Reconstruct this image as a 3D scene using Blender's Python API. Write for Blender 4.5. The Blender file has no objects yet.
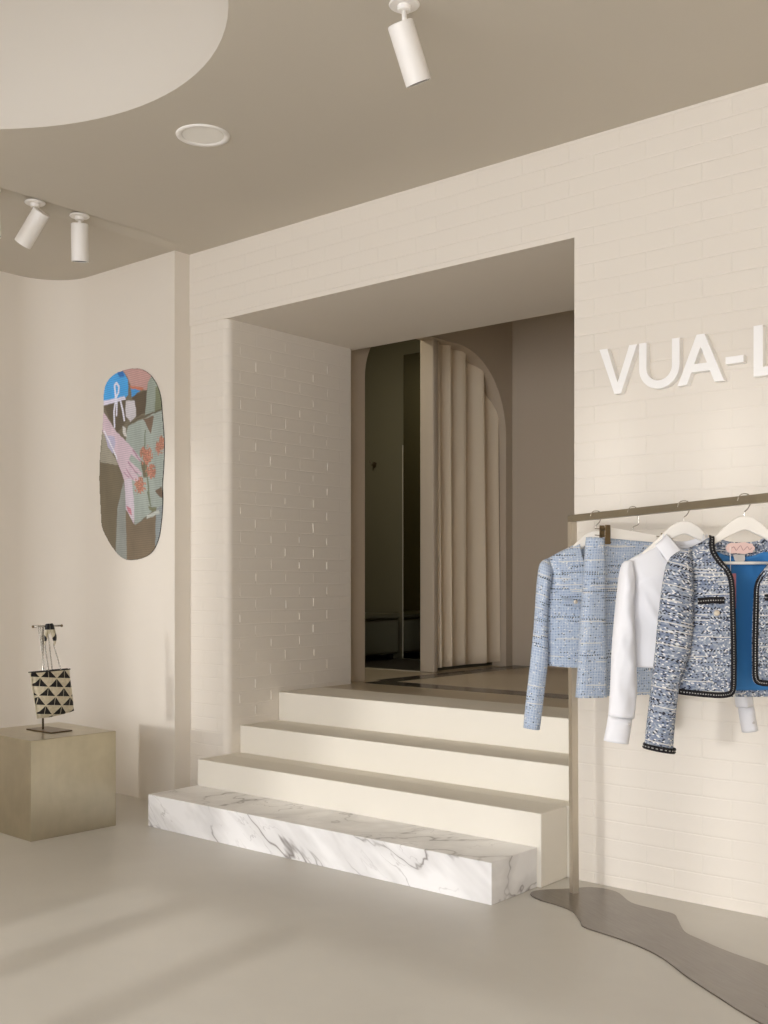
import bpy, bmesh, math, random
from mathutils import Vector, Matrix, noise
random.seed(7)
SC = bpy.context.scene
COL = SC.collection
PI = math.pi

# ------------------------------------------------------------------ colour + materials
def lin(c):
    c = c / 255.0
    return c / 12.92 if c <= 0.04045 else ((c + 0.055) / 1.055) ** 2.4
def rgb(r, g, b): return (lin(r), lin(g), lin(b), 1.0)

class NT:
    def __init__(s, name):
        s.m = bpy.data.materials.new(name); s.m.use_nodes = True
        s.t = s.m.node_tree; s.t.nodes.clear()
        s.out = s.n('ShaderNodeOutputMaterial')
        s.p = s.n('ShaderNodeBsdfPrincipled')
        s.l(s.p.outputs[0], s.out.inputs[0])
    def n(s, typ, **kw):
        nd = s.t.nodes.new(typ)
        for k, v in kw.items(): setattr(nd, k, v)
        return nd
    def l(s, a, b): s.t.links.new(a, b)
    def v(s, a, sock):
        if hasattr(a, 'is_output'): s.l(a, sock)
        else: sock.default_value = a
    def math(s, op, a, b=0.0, c=None, clamp=False):
        nd = s.n('ShaderNodeMath', operation=op); nd.use_clamp = clamp
        s.v(a, nd.inputs[0]); s.v(b, nd.inputs[1])
        if c is not None: s.v(c, nd.inputs[2])
        return nd.outputs[0]
    def mix(s, f, a, b, blend='MIX'):
        nd = s.n('ShaderNodeMix', data_type='RGBA', blend_type=blend)
        s.v(f, nd.inputs['Factor']); s.v(a, nd.inputs[6]); s.v(b, nd.inputs[7])
        return nd.outputs[2]
    def obj(s): return s.n('ShaderNodeTexCoord').outputs['Object']
    def uv(s): return s.n('ShaderNodeTexCoord').outputs['UV']
    def sep(s, a):
        nd = s.n('ShaderNodeSeparateXYZ'); s.l(a, nd.inputs[0]); return nd.outputs
    def comb(s, x, y, z=0.0):
        nd = s.n('ShaderNodeCombineXYZ')
        for i, q in enumerate((x, y, z)): s.v(q, nd.inputs[i])
        return nd.outputs[0]
    def noise(s, vec, scale, detail=3, rough=.55, dist=0):
        nd = s.n('ShaderNodeTexNoise'); s.l(vec, nd.inputs['Vector'])
        nd.inputs['Scale'].default_value = scale; nd.inputs['Detail'].default_value = detail
        nd.inputs['Roughness'].default_value = rough; nd.inputs['Distortion'].default_value = dist
        return nd.outputs[0]
    def white(s, vec):
        nd = s.n('ShaderNodeTexWhiteNoise', noise_dimensions='3D'); s.l(vec, nd.inputs[0]); return nd.outputs[0]
    def ramp(s, f, stops, interp='LINEAR'):
        nd = s.n('ShaderNodeValToRGB'); cr = nd.color_ramp; cr.interpolation = interp
        while len(cr.elements) < len(stops): cr.elements.new(0.5)
        for e, (p, c) in zip(cr.elements, stops): e.position = p; e.color = c
        s.l(f, nd.inputs[0]); return nd.outputs[0]
    def mrange(s, a, f0, f1, t0, t1):
        nd = s.n('ShaderNodeMapRange'); s.v(a, nd.inputs[0])
        for i, q in enumerate((f0, f1, t0, t1)): nd.inputs[i + 1].default_value = q
        return nd.outputs[0]
    def bump(s, h, strength=.5, dist=.01):
        nd = s.n('ShaderNodeBump'); nd.inputs['Strength'].default_value = strength
        nd.inputs['Distance'].default_value = dist; s.l(h, nd.inputs['Height'])
        s.l(nd.outputs[0], s.p.inputs['Normal'])
    def set(s, **kw):
        for k, v in kw.items():
            s.v(v, s.p.inputs[{'color': 'Base Color', 'rough': 'Roughness', 'metal': 'Metallic',
                               'spec': 'Specular IOR Level', 'sheen': 'Sheen Weight', 'coat': 'Coat Weight'}[k]])
        return s

def flat(name, c, rough=.6, metal=0.0, spec=.5):
    return NT(name).set(color=c, rough=rough, metal=metal, spec=spec).m

PAINT = rgb(225, 218, 207)
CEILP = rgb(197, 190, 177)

def plaster(name, c, b=.12):
    m = NT(name); o = m.obj()
    n1 = m.noise(o, 2.2, 3); n2 = m.noise(o, 60, 3)
    m.set(color=m.mix(m.mrange(n1, .35, .65, 0, .06), c, tuple(x * .8 for x in c[:3]) + (1,)), rough=.75, spec=.3)
    m.bump(n2, b, .002); return m.m

def brick(name, axis, c, bs=.30, bd=.0042, sgn=-1.0):
    m = NT(name); o = m.obj(); x, y, z = m.sep(o)
    u = x if axis == 'x' else y
    wob = m.math('MULTIPLY', m.math('SUBTRACT', m.noise(o, 3.0, 2), .5), .012)
    vec = m.comb(u, m.math('ADD', m.math('ADD', z, .03), wob))
    b = m.n('ShaderNodeTexBrick'); m.l(vec, b.inputs['Vector'])
    b.offset = .5; b.inputs['Scale'].default_value = 1
    for k, q in (('Mortar Size', .005), ('Mortar Smooth', .9), ('Brick Width', .245), ('Row Height', .0775), ('Bias', 0)):
        b.inputs[k].default_value = q
    for k, q in (('Color1', (1, 1, 1, 1)), ('Color2', (.86, .86, .86, 1)), ('Mortar', (0, 0, 0, 1))):
        b.inputs[k].default_value = q
    keep = m.mrange(m.noise(o, 2.1, 2), .34, .6, .30, 1.0)          # paint fills some of the joints
    h = m.math('ADD', m.math('MULTIPLY', b.outputs['Fac'], m.math('MULTIPLY', keep, sgn)),
               m.math('MULTIPLY', m.noise(o, 26, 4, .6), .45))
    h2 = m.math('ADD', h, m.math('MULTIPLY', m.sep(b.outputs['Color'])[0], .35))
    m.set(color=c, rough=.62, spec=.35)
    m.bump(h2, bs, bd); return m.m

M = {}
M['wall'] = plaster('smooth_cream_plaster', PAINT)
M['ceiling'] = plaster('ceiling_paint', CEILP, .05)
M['brick_x'] = brick('painted_brick_front', 'x', PAINT)
M['brick_y'] = brick('painted_brick_side', 'y', PAINT, .22, .004)
M['step'] = plaster('cream_microcement', rgb(230, 225, 213), .08)

def floor_mat(name, c, r0, r1, sc=1.0):
    m = NT(name); mpf = m.n('ShaderNodeMapping'); m.l(m.obj(), mpf.inputs[0]); mpf.inputs['Location'].default_value = (5.37, 2.19, 1.43); o = mpf.outputs[0]
    n1 = m.noise(o, 1.1 * sc, 4, .6, .4); n2 = m.noise(o, 9 * sc, 4, .6)
    dark = tuple(x * .80 for x in c[:3]) + (1,)
    col = m.mix(m.mrange(n1, .1, .9, -.15, .70), c, dark)
    col = m.mix(m.mrange(n2, 0, 1, .0, .25), col, dark)
    m.set(color=col, rough=m.mrange(n1, 0, 1, r0, r1), spec=.42)
    return m.m
M['floor'] = floor_mat('polished_microcement', rgb(208, 204, 195), .26, .40)
M['upfloor'] = floor_mat('upper_microcement', rgb(190, 176, 152), .28, .36)
M['upwall'] = plaster('upper_room_taupe_paint', rgb(196, 182, 162))
M['stripe'] = flat('dark_stone_inlay', rgb(62, 56, 50), .22)
M['darkfloor'] = flat('dark_cubicle_floor', rgb(48, 44, 38), .4)
M['olive'] = flat('olive_cubicle_paint', rgb(112, 108, 86), .7)
M['white'] = flat('white_powder_coat', rgb(236, 233, 228), .45)
M['letter'] = flat('white_acrylic', rgb(246, 245, 243), .4)
M['black'] = flat('black_plastic', rgb(24, 23, 22), .45)
M['lens'] = flat('dark_lens', rgb(46, 44, 40), .25)
M['diffuser'] = flat('frosted_diffuser', rgb(240, 238, 232), .5)
M['hanger'] = flat('white_lacquered_wood', rgb(240, 236, 228), .35)
M['chrome'] = flat('polished_steel_wire', rgb(200, 196, 188), .22, 1.0)
M['bronze'] = flat('bronze_clip_metal', rgb(122, 106, 82), .35, 1.0)
M['mirror'] = flat('smoked_mirror_glass', rgb(150, 146, 124), .03, 1.0)
M['edge'] = flat('bright_mirror_edge', rgb(225, 220, 205), .25, .3)
M['leather'] = flat('dark_olive_leather', rgb(88, 86, 68), .4)
M['cotton'] = None

def brushed(name, c, rough, axis_scale=(2, 2, 60), amt=.22, bmp=.05):
    m = NT(name); o = m.obj(); mp = m.n('ShaderNodeMapping'); m.l(o, mp.inputs[0]); mp.inputs['Scale'].default_value = axis_scale
    n1 = m.noise(mp.outputs[0], 3, 4, .6); n2 = m.noise(o, 4.5, 3, .6, .3)
    dark = tuple(x * .62 for x in c[:3]) + (1,)
    col = m.mix(m.mrange(n2, .3, .7, 0, amt * 2.2), c, dark)
    m.set(color=m.mix(m.mrange(n1, .3, .7, 0, amt), col, dark), metal=1.0, rough=m.mrange(n1, .2, .8, rough - .07, rough + .09) if bmp else rough)
    if bmp: m.bump(n1, bmp, .001)
    return m.m
M['brass'] = brushed('brushed_champagne_brass', rgb(178, 169, 150), .32)
M['cube'] = brushed('brushed_aged_nickel', rgb(200, 191, 168), .30, (5, 5, 1.6), .2, 0)
M['post'] = brushed('brushed_pale_steel', rgb(222, 214, 200), .42, (30, 30, 3), .1)
M['steel'] = brushed('brushed_grey_steel', rgb(150, 144, 138), .32, (3, 40, 3), .08)

def marble(name):
    m = NT(name); o = m.obj()
    ad0 = m.n('ShaderNodeVectorRotate', rotation_type='AXIS_ANGLE'); m.l(o, ad0.inputs['Vector']); ad0.inputs['Axis'].default_value = (.2, 1, .15); ad0.inputs['Angle'].default_value = -.62
    mp = m.n('ShaderNodeMapping'); m.l(ad0.outputs[0], mp.inputs[0]); mp.inputs['Scale'].default_value = (.55, 1.0, 1.9)
    q = mp.outputs[0]
    def vein(scale, width, dist, off):
        nn = m.n('ShaderNodeTexNoise'); ad = m.n('ShaderNodeVectorMath', operation='ADD'); m.l(q, ad.inputs[0]); ad.inputs[1].default_value = off
        m.l(ad.outputs[0], nn.inputs['Vector'])
        nn.inputs['Scale'].default_value = scale; nn.inputs['Detail'].default_value = 4; nn.inputs['Roughness'].default_value = .5; nn.inputs['Distortion'].default_value = dist
        d = m.math('ABSOLUTE', m.math('SUBTRACT', nn.outputs[0], .5))
        return m.mrange(d, 0, width, 1, 0)
    v1 = m.math('MULTIPLY', vein(2.1, .017, .25, (3.1, .7, 5.2)), m.mrange(m.noise(q, 2.4, 2), .38, .58, .15, 1))
    v2 = m.math('MULTIPLY', vein(4.2, .012, .3, (9.3, 4.2, 1.1)), m.mrange(m.noise(q, 3.1, 2), .45, .6, 0, .6))
    haze = m.math('MULTIPLY', vein(2.1, .10, .25, (3.1, .7, 5.2)), .26)
    f = m.math('MAXIMUM', m.math('MAXIMUM', v1, v2), haze, clamp=True)
    m.set(color=m.mix(f, rgb(240, 239, 238), rgb(132, 126, 122)), rough=.28, spec=.5); return m.m
M['marble'] = marble('white_veined_marble')

def tweed(name, pale, mid, deep, cw, ch, dark_rows, white_rows, speck, grid):
    """woven cloth: small yarn floats in rows, some rows of dashed dark yarn, some of plain pale yarn; UV in metres"""
    m = NT(name); u, v, _ = m.sep(m.uv())
    v = m.math('ADD', v, m.math('MULTIPLY', m.math('SUBTRACT', m.noise(m.uv(), 9, 1), .5), .010))
    row = m.math('FLOOR', m.math('DIVIDE', v, ch))
    par = m.math('MODULO', m.math('ABSOLUTE', row), 2.0)
    cell = m.math('FLOOR', m.math('ADD', m.math('DIVIDE', u, cw), m.math('MULTIPLY', par, .5)))
    w1 = m.white(m.comb(cell, row, 1.7)); w2 = m.white(m.comb(row, 3.3, 9.1)); w3 = m.white(m.comb(cell, row, 7.7))
    patch = m.noise(m.comb(m.math('MULTIPLY', u, 5.5), m.math('MULTIPLY', row, .31)), 1.0, 1)
    col = m.mix(m.mrange(w1, 0, 1, 0, 1), mid, pale)
    col = m.mix(m.math('MULTIPLY', m.mrange(patch, .35, .65, 0, .75), m.mrange(w2, 0, 1, .2, 1)), col, deep)
    col = m.mix(m.math('LESS_THAN', w3, speck), col, rgb(58, 62, 74))
    col = m.mix(m.math('GREATER_THAN', w3, 1 - speck * 1.1), col, rgb(230, 230, 228))
    alt = m.math('GREATER_THAN', m.math('MODULO', m.math('ABSOLUTE', cell), 2.0), .5)
    zone = m.math('GREATER_THAN', m.noise(m.comb(m.math('MULTIPLY', u, 8), m.math('MULTIPLY', row, 1.73)), 1.0, 0), .5)
    isd = m.math('MULTIPLY', m.math('MULTIPLY', m.math('LESS_THAN', w2, dark_rows), alt), zone)
    isw = m.math('MULTIPLY', m.math('MULTIPLY', m.math('GREATER_THAN', w2, 1 - white_rows), zone), .8)
    if grid:
        g = m.math('MAXIMUM', m.math('LESS_THAN', m.math('FRACT', m.math('DIVIDE', u, grid)), .24), m.math('LESS_THAN', m.math('FRACT', m.math('DIVIDE', v, grid)), .24))
        col = m.mix(m.math('MULTIPLY', g, .5), col, rgb(222, 228, 233))
    col = m.mix(isw, col, rgb(226, 223, 216)); col = m.mix(isd, col, rgb(38, 38, 46))
    fx = m.math('SINE', m.math('MULTIPLY', m.math('ADD', m.math('DIVIDE', u, cw), m.math('MULTIPLY', par, .5)), 2 * PI)); fy = m.math('SINE', m.math('MULTIPLY', m.math('DIVIDE', v, ch), 2 * PI))
    m.set(color=col, rough=.92, spec=.12, sheen=.1)
    m.bump(m.math('ADD', fx, m.math('ADD', fy, m.math('MULTIPLY', w1, 1.2))), .45, .0014); return m.m
M['tweed_dark'] = tweed('navy_grey_white_tweed', rgb(186, 192, 200), rgb(116, 130, 154), rgb(92, 106, 134), .0048, .0036, .26, .10, .10, 0)
M['tweed_light'] = tweed('sky_blue_tweed', rgb(188, 201, 217), rgb(154, 172, 200), rgb(142, 163, 196), .0050, .0040, .11, .08, .03, .0105)
def cotton_mat(name, c, r=.8, sc=900):
    m = NT(name); n1 = m.noise(m.uv(), sc, 1)
    m.set(color=c, rough=r, spec=.2, sheen=.1); m.bump(n1, .08, .0005); return m.m
M['cotton'] = cotton_mat('white_cotton', rgb(226, 226, 229))
M['curtain'] = cotton_mat('taupe_velvet', rgb(234, 219, 194), .85, 500)
M['satin'] = cotton_mat('blue_satin', rgb(62, 124, 182), .38, 60)
M['pinklabel'] = flat('pink_woven_label', rgb(226, 196, 188), .6)
M['labelthread'] = flat('grey_label_thread', rgb(186, 152, 150), .7)
M['pinktag'] = flat('pink_card_tag', rgb(176, 112, 124), .6)
M['whitetag'] = flat('pale_tag', rgb(196, 192, 188), .5)
M['gold'] = flat('pearl_gold_button', rgb(226, 214, 196), .25, .3)

def trim_mat():
    m = NT('black_braid_with_silver_stitch'); u, v, _ = m.sep(m.uv())
    st = m.math('LESS_THAN', m.math('FRACT', m.math('DIVIDE', v, .008)), .5)
    mid = m.math('LESS_THAN', m.math('ABSOLUTE', m.math('SUBTRACT', u, .5)), .10)
    knot = m.math('SINE', m.math('MULTIPLY', v, 900))
    m.set(color=m.mix(m.math('MULTIPLY', st, mid), rgb(26, 25, 28), rgb(176, 174, 170)), rough=.7, spec=.3)
    m.bump(m.math('ADD', knot, m.math('SINE', m.math('MULTIPLY', u, 12.6))), .6, .002); return m.m
M['trim'] = trim_mat()

def scallop_mat():
    m = NT('black_and_ivory_scallop_cloth'); u, v, _ = m.sep(m.uv())
    tw, th = .098, .049
    row = m.math('FLOOR', m.math('DIVIDE', v, th)); fv = m.math('FRACT', m.math('DIVIDE', v, th))
    sh = m.math('MULTIPLY', m.math('MODULO', m.math('ABSOLUTE', row), 2.0), .5)
    fu = m.math('FRACT', m.math('ADD', m.math('DIVIDE', u, tw), sh))
    x = m.math('ABSOLUTE', m.math('SUBTRACT', m.math('MULTIPLY', fu, 2.0), 1.0))      # 0 centre, 1 cusp
    arc = m.math('POWER', m.math('MAXIMUM', m.math('DIVIDE', m.math('SUBTRACT', x, .06), .94), 0.0), 1.1)
    blk = m.math('LESS_THAN', fv, m.math('MULTIPLY', arc, .92))
    ray = m.math('GREATER_THAN', x, .965)
    ivory = m.mix(m.mrange(m.noise(m.uv(), 60, 3), .3, .7, 0, .6), rgb(216, 206, 182), rgb(168, 156, 126))
    col = m.mix(m.math('MULTIPLY', blk, m.math('SUBTRACT', 1.0, m.math('MULTIPLY', ray, .75))), ivory, rgb(22, 20, 22))
    m.set(color=col, rough=.45, spec=.4); m.bump(m.noise(m.uv(), 25, 2), .3, .004); return m.m
M['scallop'] = scallop_mat()

# ------------------------------------------------------------------ mesh helpers
def link(o, parent=None):
    COL.objects.link(o)
    if parent is not None: o.parent = parent
    return o
def obj(name, bm, mat, parent=None, smooth=False):
    me = bpy.data.meshes.new(name); bm.normal_update(); bm.to_mesh(me); bm.free()
    for mm in (mat if isinstance(mat, (list, tuple)) else [mat]): me.materials.append(mm)
    if smooth:
        for p in me.polygons: p.use_smooth = True
    return link(bpy.data.objects.new(name, me), parent)
def tag(o, label, cat, group=None):
    o['label'] = label; o['category'] = cat
    if group: o['group'] = group
    return o
def thing(name, label, cat, loc=(0, 0, 0), rz=0.0, group=None):
    o = bpy.data.objects.new(name, None); o.empty_display_size = .1
    o.location = loc; o.rotation_euler = (0, 0, rz); link(o)
    return tag(o, label, cat, group)
def struct(name, bm, mat, smooth=False):
    o = obj(name, bm, mat, None, smooth); o['kind'] = 'structure'; return o
def B(): return bmesh.new()
def bx(bm, x0, x1, y0, y1, z0, z1, bev=0, seg=2):
    vs = [bm.verts.new((x, y, z)) for x in (x0, x1) for y in (y0, y1) for z in (z0, z1)]
    fs = [bm.faces.new([vs[i] for i in q]) for q in ((0, 1, 3, 2), (4, 6, 7, 5), (0, 4, 5, 1), (2, 3, 7, 6), (0, 2, 6, 4), (1, 5, 7, 3))]
    if bev:
        bmesh.ops.bevel(bm, geom=list({e for f in fs for e in f.edges}), offset=bev, segments=seg, profile=.5, affect='EDGES')
    return bm
def prism(bm, pts, z0, z1, axis='z', bev=0):
    """pts: outline in the plane across the axis; axis z: (x,y), y: (x,z), x: (y,z)"""
    mk = {'z': lambda p, h: (p[0], p[1], h), 'y': lambda p, h: (p[0], h, p[1]), 'x': lambda p, h: (h, p[0], p[1])}[axis]
    a = [bm.verts.new(mk(p, z0)) for p in pts]; b = [bm.verts.new(mk(p, z1)) for p in pts]
    n = len(pts); f1 = bm.faces.new(a); f2 = bm.faces.new(b[::-1])
    sd = [bm.faces.new((a[i], b[i], b[(i + 1) % n], a[(i + 1) % n])) for i in range(n)]
    if bev:
        ed = list({e for f in (f1, f2) for e in f.edges})
        bmesh.ops.bevel(bm, geom=ed, offset=bev, segments=2, profile=.5, affect='EDGES')
    bmesh.ops.recalc_face_normals(bm, faces=bm.faces[:])
    return bm
def tube(bm, pts, r, n=10, caps=True, rb=None):
    """round tube along points; r number or list; rb second radius across"""
    pts = [Vector(p) for p in pts]; N = len(pts); rings = []
    up = Vector((0, 0, 1)); prev = None
    for i, p in enumerate(pts):
        t = (pts[min(i + 1, N - 1)] - pts[max(i - 1, 0)]).normalized()
        if prev is None:
            a = t.cross(up)
            if a.length < 1e-3: a = t.cross(Vector((0, 1, 0)))
        else: a = prev - t * prev.dot(t)
        a.normalize(); prev = a.copy(); b = t.cross(a)
        ra = r[i] if isinstance(r, (list, tuple)) else r; rr = rb if rb else ra
        rings.append([bm.verts.new(p + a * ra * math.cos(2 * PI * k / n) + b * rr * math.sin(2 * PI * k / n)) for k in range(n)])
    for i in range(N - 1):
        for k in range(n):
            bm.faces.new((rings[i][k], rings[i][(k + 1) % n], rings[i + 1][(k + 1) % n], rings[i + 1][k]))
    if caps: bm.faces.new(rings[0][::-1]); bm.faces.new(rings[-1])
    return bm
def lathe(bm, prof, n=40, mat=None):
    rings = []
    for r, z in prof: rings.append([bm.verts.new((r * math.cos(2 * PI * k / n), r * math.sin(2 * PI * k / n), z)) for k in range(n)])
    for i in range(len(prof) - 1):
        for k in range(n): bm.faces.new((rings[i][k], rings[i][(k + 1) % n], rings[i + 1][(k + 1) % n], rings[i + 1][k]))
    if prof[0][0] > 0: bm.faces.new(rings[0][::-1])
    if prof[-1][0] > 0: bm.faces.new(rings[-1])
    bmesh.ops.recalc_face_normals(bm, faces=bm.faces[:])
    return bm
def xform(bm, mtx): bmesh.ops.transform(bm, matrix=mtx, verts=bm.verts[:]); return bm
def smooth_loop(pts, n=6):
    """closed Catmull-Rom through 2-D points"""
    o = []; N = len(pts)
    for i in range(N):
        p0, p1, p2, p3 = (pts[(i + k - 1) % N] for k in range(4))
        for s in range(n):
            t = s / n
            o.append(tuple(.5 * (2 * p1[q] + (p2[q] - p0[q]) * t + (2 * p0[q] - 5 * p1[q] + 4 * p2[q] - p3[q]) * t * t + (3 * p1[q] - p0[q] - 3 * p2[q] + p3[q]) * t ** 3) for q in range(2)))
    return o
def crom(pts, n=8):
    """open Catmull-Rom, any dimension"""
    P = [pts[0]] + list(pts) + [pts[-1]]; o = []
    for i in range(1, len(P) - 2):
        for s in range(n):
            t = s / n
            o.append(tuple(.5 * (2 * P[i][q] + (P[i + 1][q] - P[i - 1][q]) * t + (2 * P[i - 1][q] - 5 * P[i][q] + 4 * P[i + 1][q] - P[i + 2][q]) * t * t + (3 * P[i][q] - P[i - 1][q] - 3 * P[i + 1][q] + P[i + 2][q]) * t ** 3) for q in range(len(pts[0]))))
    o.append(tuple(pts[-1])); return o
def resample(pts, n):
    L = [0]
    for a, b in zip(pts, pts[1:]): L.append(L[-1] + math.dist(a, b))
    o = []; j = 0
    for i in range(n + 1):
        s = L[-1] * i / n
        while j < len(pts) - 2 and L[j + 1] < s: j += 1
        t = (s - L[j]) / max(1e-9, L[j + 1] - L[j])
        o.append(tuple(a + (b - a) * min(1, max(0, t)) for a, b in zip(pts[j], pts[j + 1])))
    return o

# ------------------------------------------------------------------ the room (metres; x along the brick wall, y into it)
ZC = 3.235; YW = 4.187; YS = 4.07; XL = -6.18; XE = -5.015
OX0, OX1, OZ, YB = -4.69, -2.4245, 2.811, 5.248
Z1, Z2, Z3, Z4 = .171, .316, .472, .641
YF = -3.6; XR = 3.0

bm = B(); bx(bm, XL - .2, XR + .2, YF - .2, YW + .2, -.12, 0); struct('floor', bm, M['floor'])

# ceiling with a round dome recess and a shallow trough that holds the two small spots
DC = (-3.52, 1.58); DR = 1.17
GX = -4.945; GW = .085
bm = B()
xs = [XL - .2] + [GX - GW + 2 * GW * i / 14 for i in range(15)]
N = 96
rim = [bm.verts.new((DC[0] + DR * math.cos(2 * PI * k / N), DC[1] + DR * math.sin(2 * PI * k / N), ZC)) for k in range(N)]
x0 = GX + GW
quad = [(x0, YF - .2), (XR + .2, YF - .2), (XR + .2, YW + .02), (x0, YW + .02)]
qv = [bm.verts.new((x, y, ZC)) for x, y in quad]
ed = [bm.edges.new((rim[k], rim[(k + 1) % N])) for k in range(N)] + [bm.edges.new((qv[k], qv[(k + 1) % 4])) for k in range(4)]
bmesh.ops.triangle_fill(bm, use_beauty=True, use_dissolve=False, edges=ed)
for f in bm.faces:
    if f.normal.z > 0: f.normal_flip()
def trough(x, k=1): return ZC + k * .034 * (.5 + .5 * math.cos(PI * (x - GX) / GW)) if abs(x - GX) < GW else ZC
rows = [[bm.verts.new((x, y, trough(x, k))) for x in xs] for y, k in ((YF - .2, 1), (3.55, 1), (3.75, .7), (3.95, .2), (4.05, 0), (YW + .02, 0))]
for j in range(5):
    for i in range(len(xs) - 1): bm.faces.new((rows[j][i], rows[j + 1][i], rows[j + 1][i + 1], rows[j][i + 1])).smooth = True
cap = .72; RS = (DR * DR + cap * cap) / (2 * cap); prev = [bm.verts.new(v.co) for v in rim]
for j in range(1, 17):
    ph = math.asin(DR / RS) * (1 - j / 16); r = RS * math.sin(ph); z = ZC + cap - RS * (1 - math.cos(ph))
    ring = [bm.verts.new((DC[0] + r * math.cos(2 * PI * k / N), DC[1] + r * math.sin(2 * PI * k / N), z)) for k in range(N)] if j < 16 else None
    if ring is None:
        c = bm.verts.new((DC[0], DC[1], ZC + cap))
        for k in range(N): f = bm.faces.new((prev[k], prev[(k + 1) % N], c)); f.smooth = True; f.material_index = 1
    else:
        for k in range(N): f = bm.faces.new((prev[k], prev[(k + 1) % N], ring[(k + 1) % N], ring[k])); f.smooth = True; f.material_index = 1
        prev = ring
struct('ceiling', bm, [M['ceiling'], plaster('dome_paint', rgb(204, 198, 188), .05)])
bm = B(); bx(bm, XL - .3, XR + .3, YF - .3, YW + .3, ZC + .5, ZC + .6); struct('ceiling_slab', bm, M['ceiling'])

# brick wall: left pier with a rounded corner, lintel, right part
bm = B()
rc = .045
pts = [(XE - .02, YW), (OX0 - rc, YW)] + [(OX0 - rc + rc * math.sin(a), YW + rc - rc * math.cos(a)) for a in [PI / 2 * i / 8 for i in range(1, 9)]] + [(OX0, YB), (XE - .02, YB)]
prism(bm, pts, 0, OZ)
for f in bm.faces:
    f.material_index = 1 if abs(f.normal.x) > .72 else 0
# ridges added along the side wall's upright joints to catch light as bright lines
jr = random.Random(4)
for k in range(0, 36):
    z0 = -.03 + .0775 * k + .008; z1 = z0 + .0615
    if z1 > OZ - .03: break
    for i in range(5):
        y = YW + .10 + .245 * i + (.1225 if k % 2 else 0) + jr.uniform(-.004, .004)
        if y > YB - .12 or jr.random() < .08 or z0 < (Z2 if y < 4.27 else Z3 if y < 4.58 else Z4) + .004: continue
        zz0, zz1 = z0 + jr.uniform(0, .012), z1 - jr.uniform(0, .012); dp = jr.uniform(.0015, .0046); wd = jr.uniform(.004, .007)
        v = [bm.verts.new(q) for q in ((OX0 - .001, y - .004, zz0), (OX0 - .001, y + wd, zz0), (OX0 + dp, y, zz0 + .004), (OX0 - .001, y - .004, zz1), (OX0 - .001, y + wd, zz1), (OX0 + dp, y, zz1 - .004))]
        for q in ((0, 2, 5, 3), (2, 1, 4, 5), (0, 1, 2), (3, 5, 4)):
            f = bm.faces.new([v[w_] for w_ in q]); f.material_index = 1
            if f.normal.x < 0: f.normal_flip()
bm2 = B(); bx(bm2, XE - .02, OX1, YW - .006, YB, OZ, ZC + .02)
bx(bm2, OX1, XR + .2, YW - .006, YB, 0, ZC + .02)
struct('wall_back', bm2, M['brick_x'])
o = struct('wall_passage_left', bm, [M['brick_x'], M['brick_y']])
for p in o.data.polygons: p.use_smooth = True
mod = o.modifiers.new('edges', 'EDGE_SPLIT'); mod.split_angle = math.radians(40)
# smooth soffit lining of the passage
bm = B(); bx(bm, OX0, OX1 - .001, YW - .0055, YB - .002, OZ - .002, OZ + .001); struct('ceiling_passage', bm, M['wall'])

# smooth plaster wall in front of the brick, curving into the left wall
R = .30
pth = [(XE, YW + .05), (XE, YS)] + [(XL + R - R * math.sin(a), YS - R + R * math.cos(a)) for a in [PI / 2 * i / 40 for i in range(41)]] + [(XL, YF - .2)]
bm = B(); lo = [bm.verts.new((x, y, 0)) for x, y in pth]; hi = [bm.verts.new((x, y, ZC + .02)) for x, y in pth]
for i in range(len(pth) - 1):
    f = bm.faces.new((lo[i], lo[i + 1], hi[i + 1], hi[i])); f.smooth = False
o = struct('wall_left', bm, M['wall'])
mod = o.modifiers.new('thick', 'SOLIDIFY'); mod.thickness = .1; mod.offset = 1
bm = B(); bx(bm, XR, XR + .15, YF, YW, 0, ZC + .02); struct('wall_right', bm, M['wall'])
# storefront behind the camera: sill, head, posts between four tall panes
WZ1 = 2.95
panes = [(-6.14, -5.50, 1.0, 2.95), (-4.72, -3.12, .08, 2.45), (-3.03, -2.73, .08, 2.95), (-2.57, -2.16, .08, 2.95), (-2.00, -.15, .08, 2.95), (-.03, 2.7, .08, 2.95)]
bm = B()
bx(bm, XL, XR, YF - .12, YF, WZ1, ZC + .02)
e = [XL] + [q for p in panes for q in p[:2]] + [XR]
for i in range(0, len(e), 2): bx(bm, e[i], e[i + 1], YF - .12, YF, 0, WZ1)
for a, b, z, zt in panes:
    bx(bm, a, b, YF - .12, YF, 0, z)
    if zt < WZ1: bx(bm, a, b, YF - .12, YF, zt, WZ1)
struct('wall_front', bm, M['wall'])

# ------------------------------------------------------------------ steps
def micro(bm, *a): return bx(bm, *a, .006, 2)
t = thing('marble_step', 'white grey-veined marble bottom step in front of the cream stairs', 'step', (-3.58, 3.8, 0))
bm = B(); bx(bm, -4.687, -2.481, 3.625, 3.964, 0.0, Z1, .002, 1)
xform(bm, Matrix.Translation((3.58, -3.8, 0))); obj('slab', bm, M['marble'], t)
t = thing('staircase', 'cream painted upper three steps rising from marble step into the wall opening', 'stairs', (-3.58, 4.3, 0))
def stp(x0, x1, y0, y1, z0, z1):
    bm = B(); bx(bm, x0, x1, y0, y1, z0, z1, .005, 2); xform(bm, Matrix.Translation((3.58, -4.3, 0))); obj('step', bm, M['step'], t)
stp(-4.687, -2.460, 3.9645, YW - .007, 0, Z2)
stp(OX0 + .001, OX1 - .001, YW - .0065, 4.284, 0, Z2)
stp(OX0 + .001, OX1 - .001, 4.2845, 4.595, 0, Z3)
stp(OX0 + .001, OX1 - .001, 4.5955, 4.98, Z3 - .2, Z4)

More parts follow.
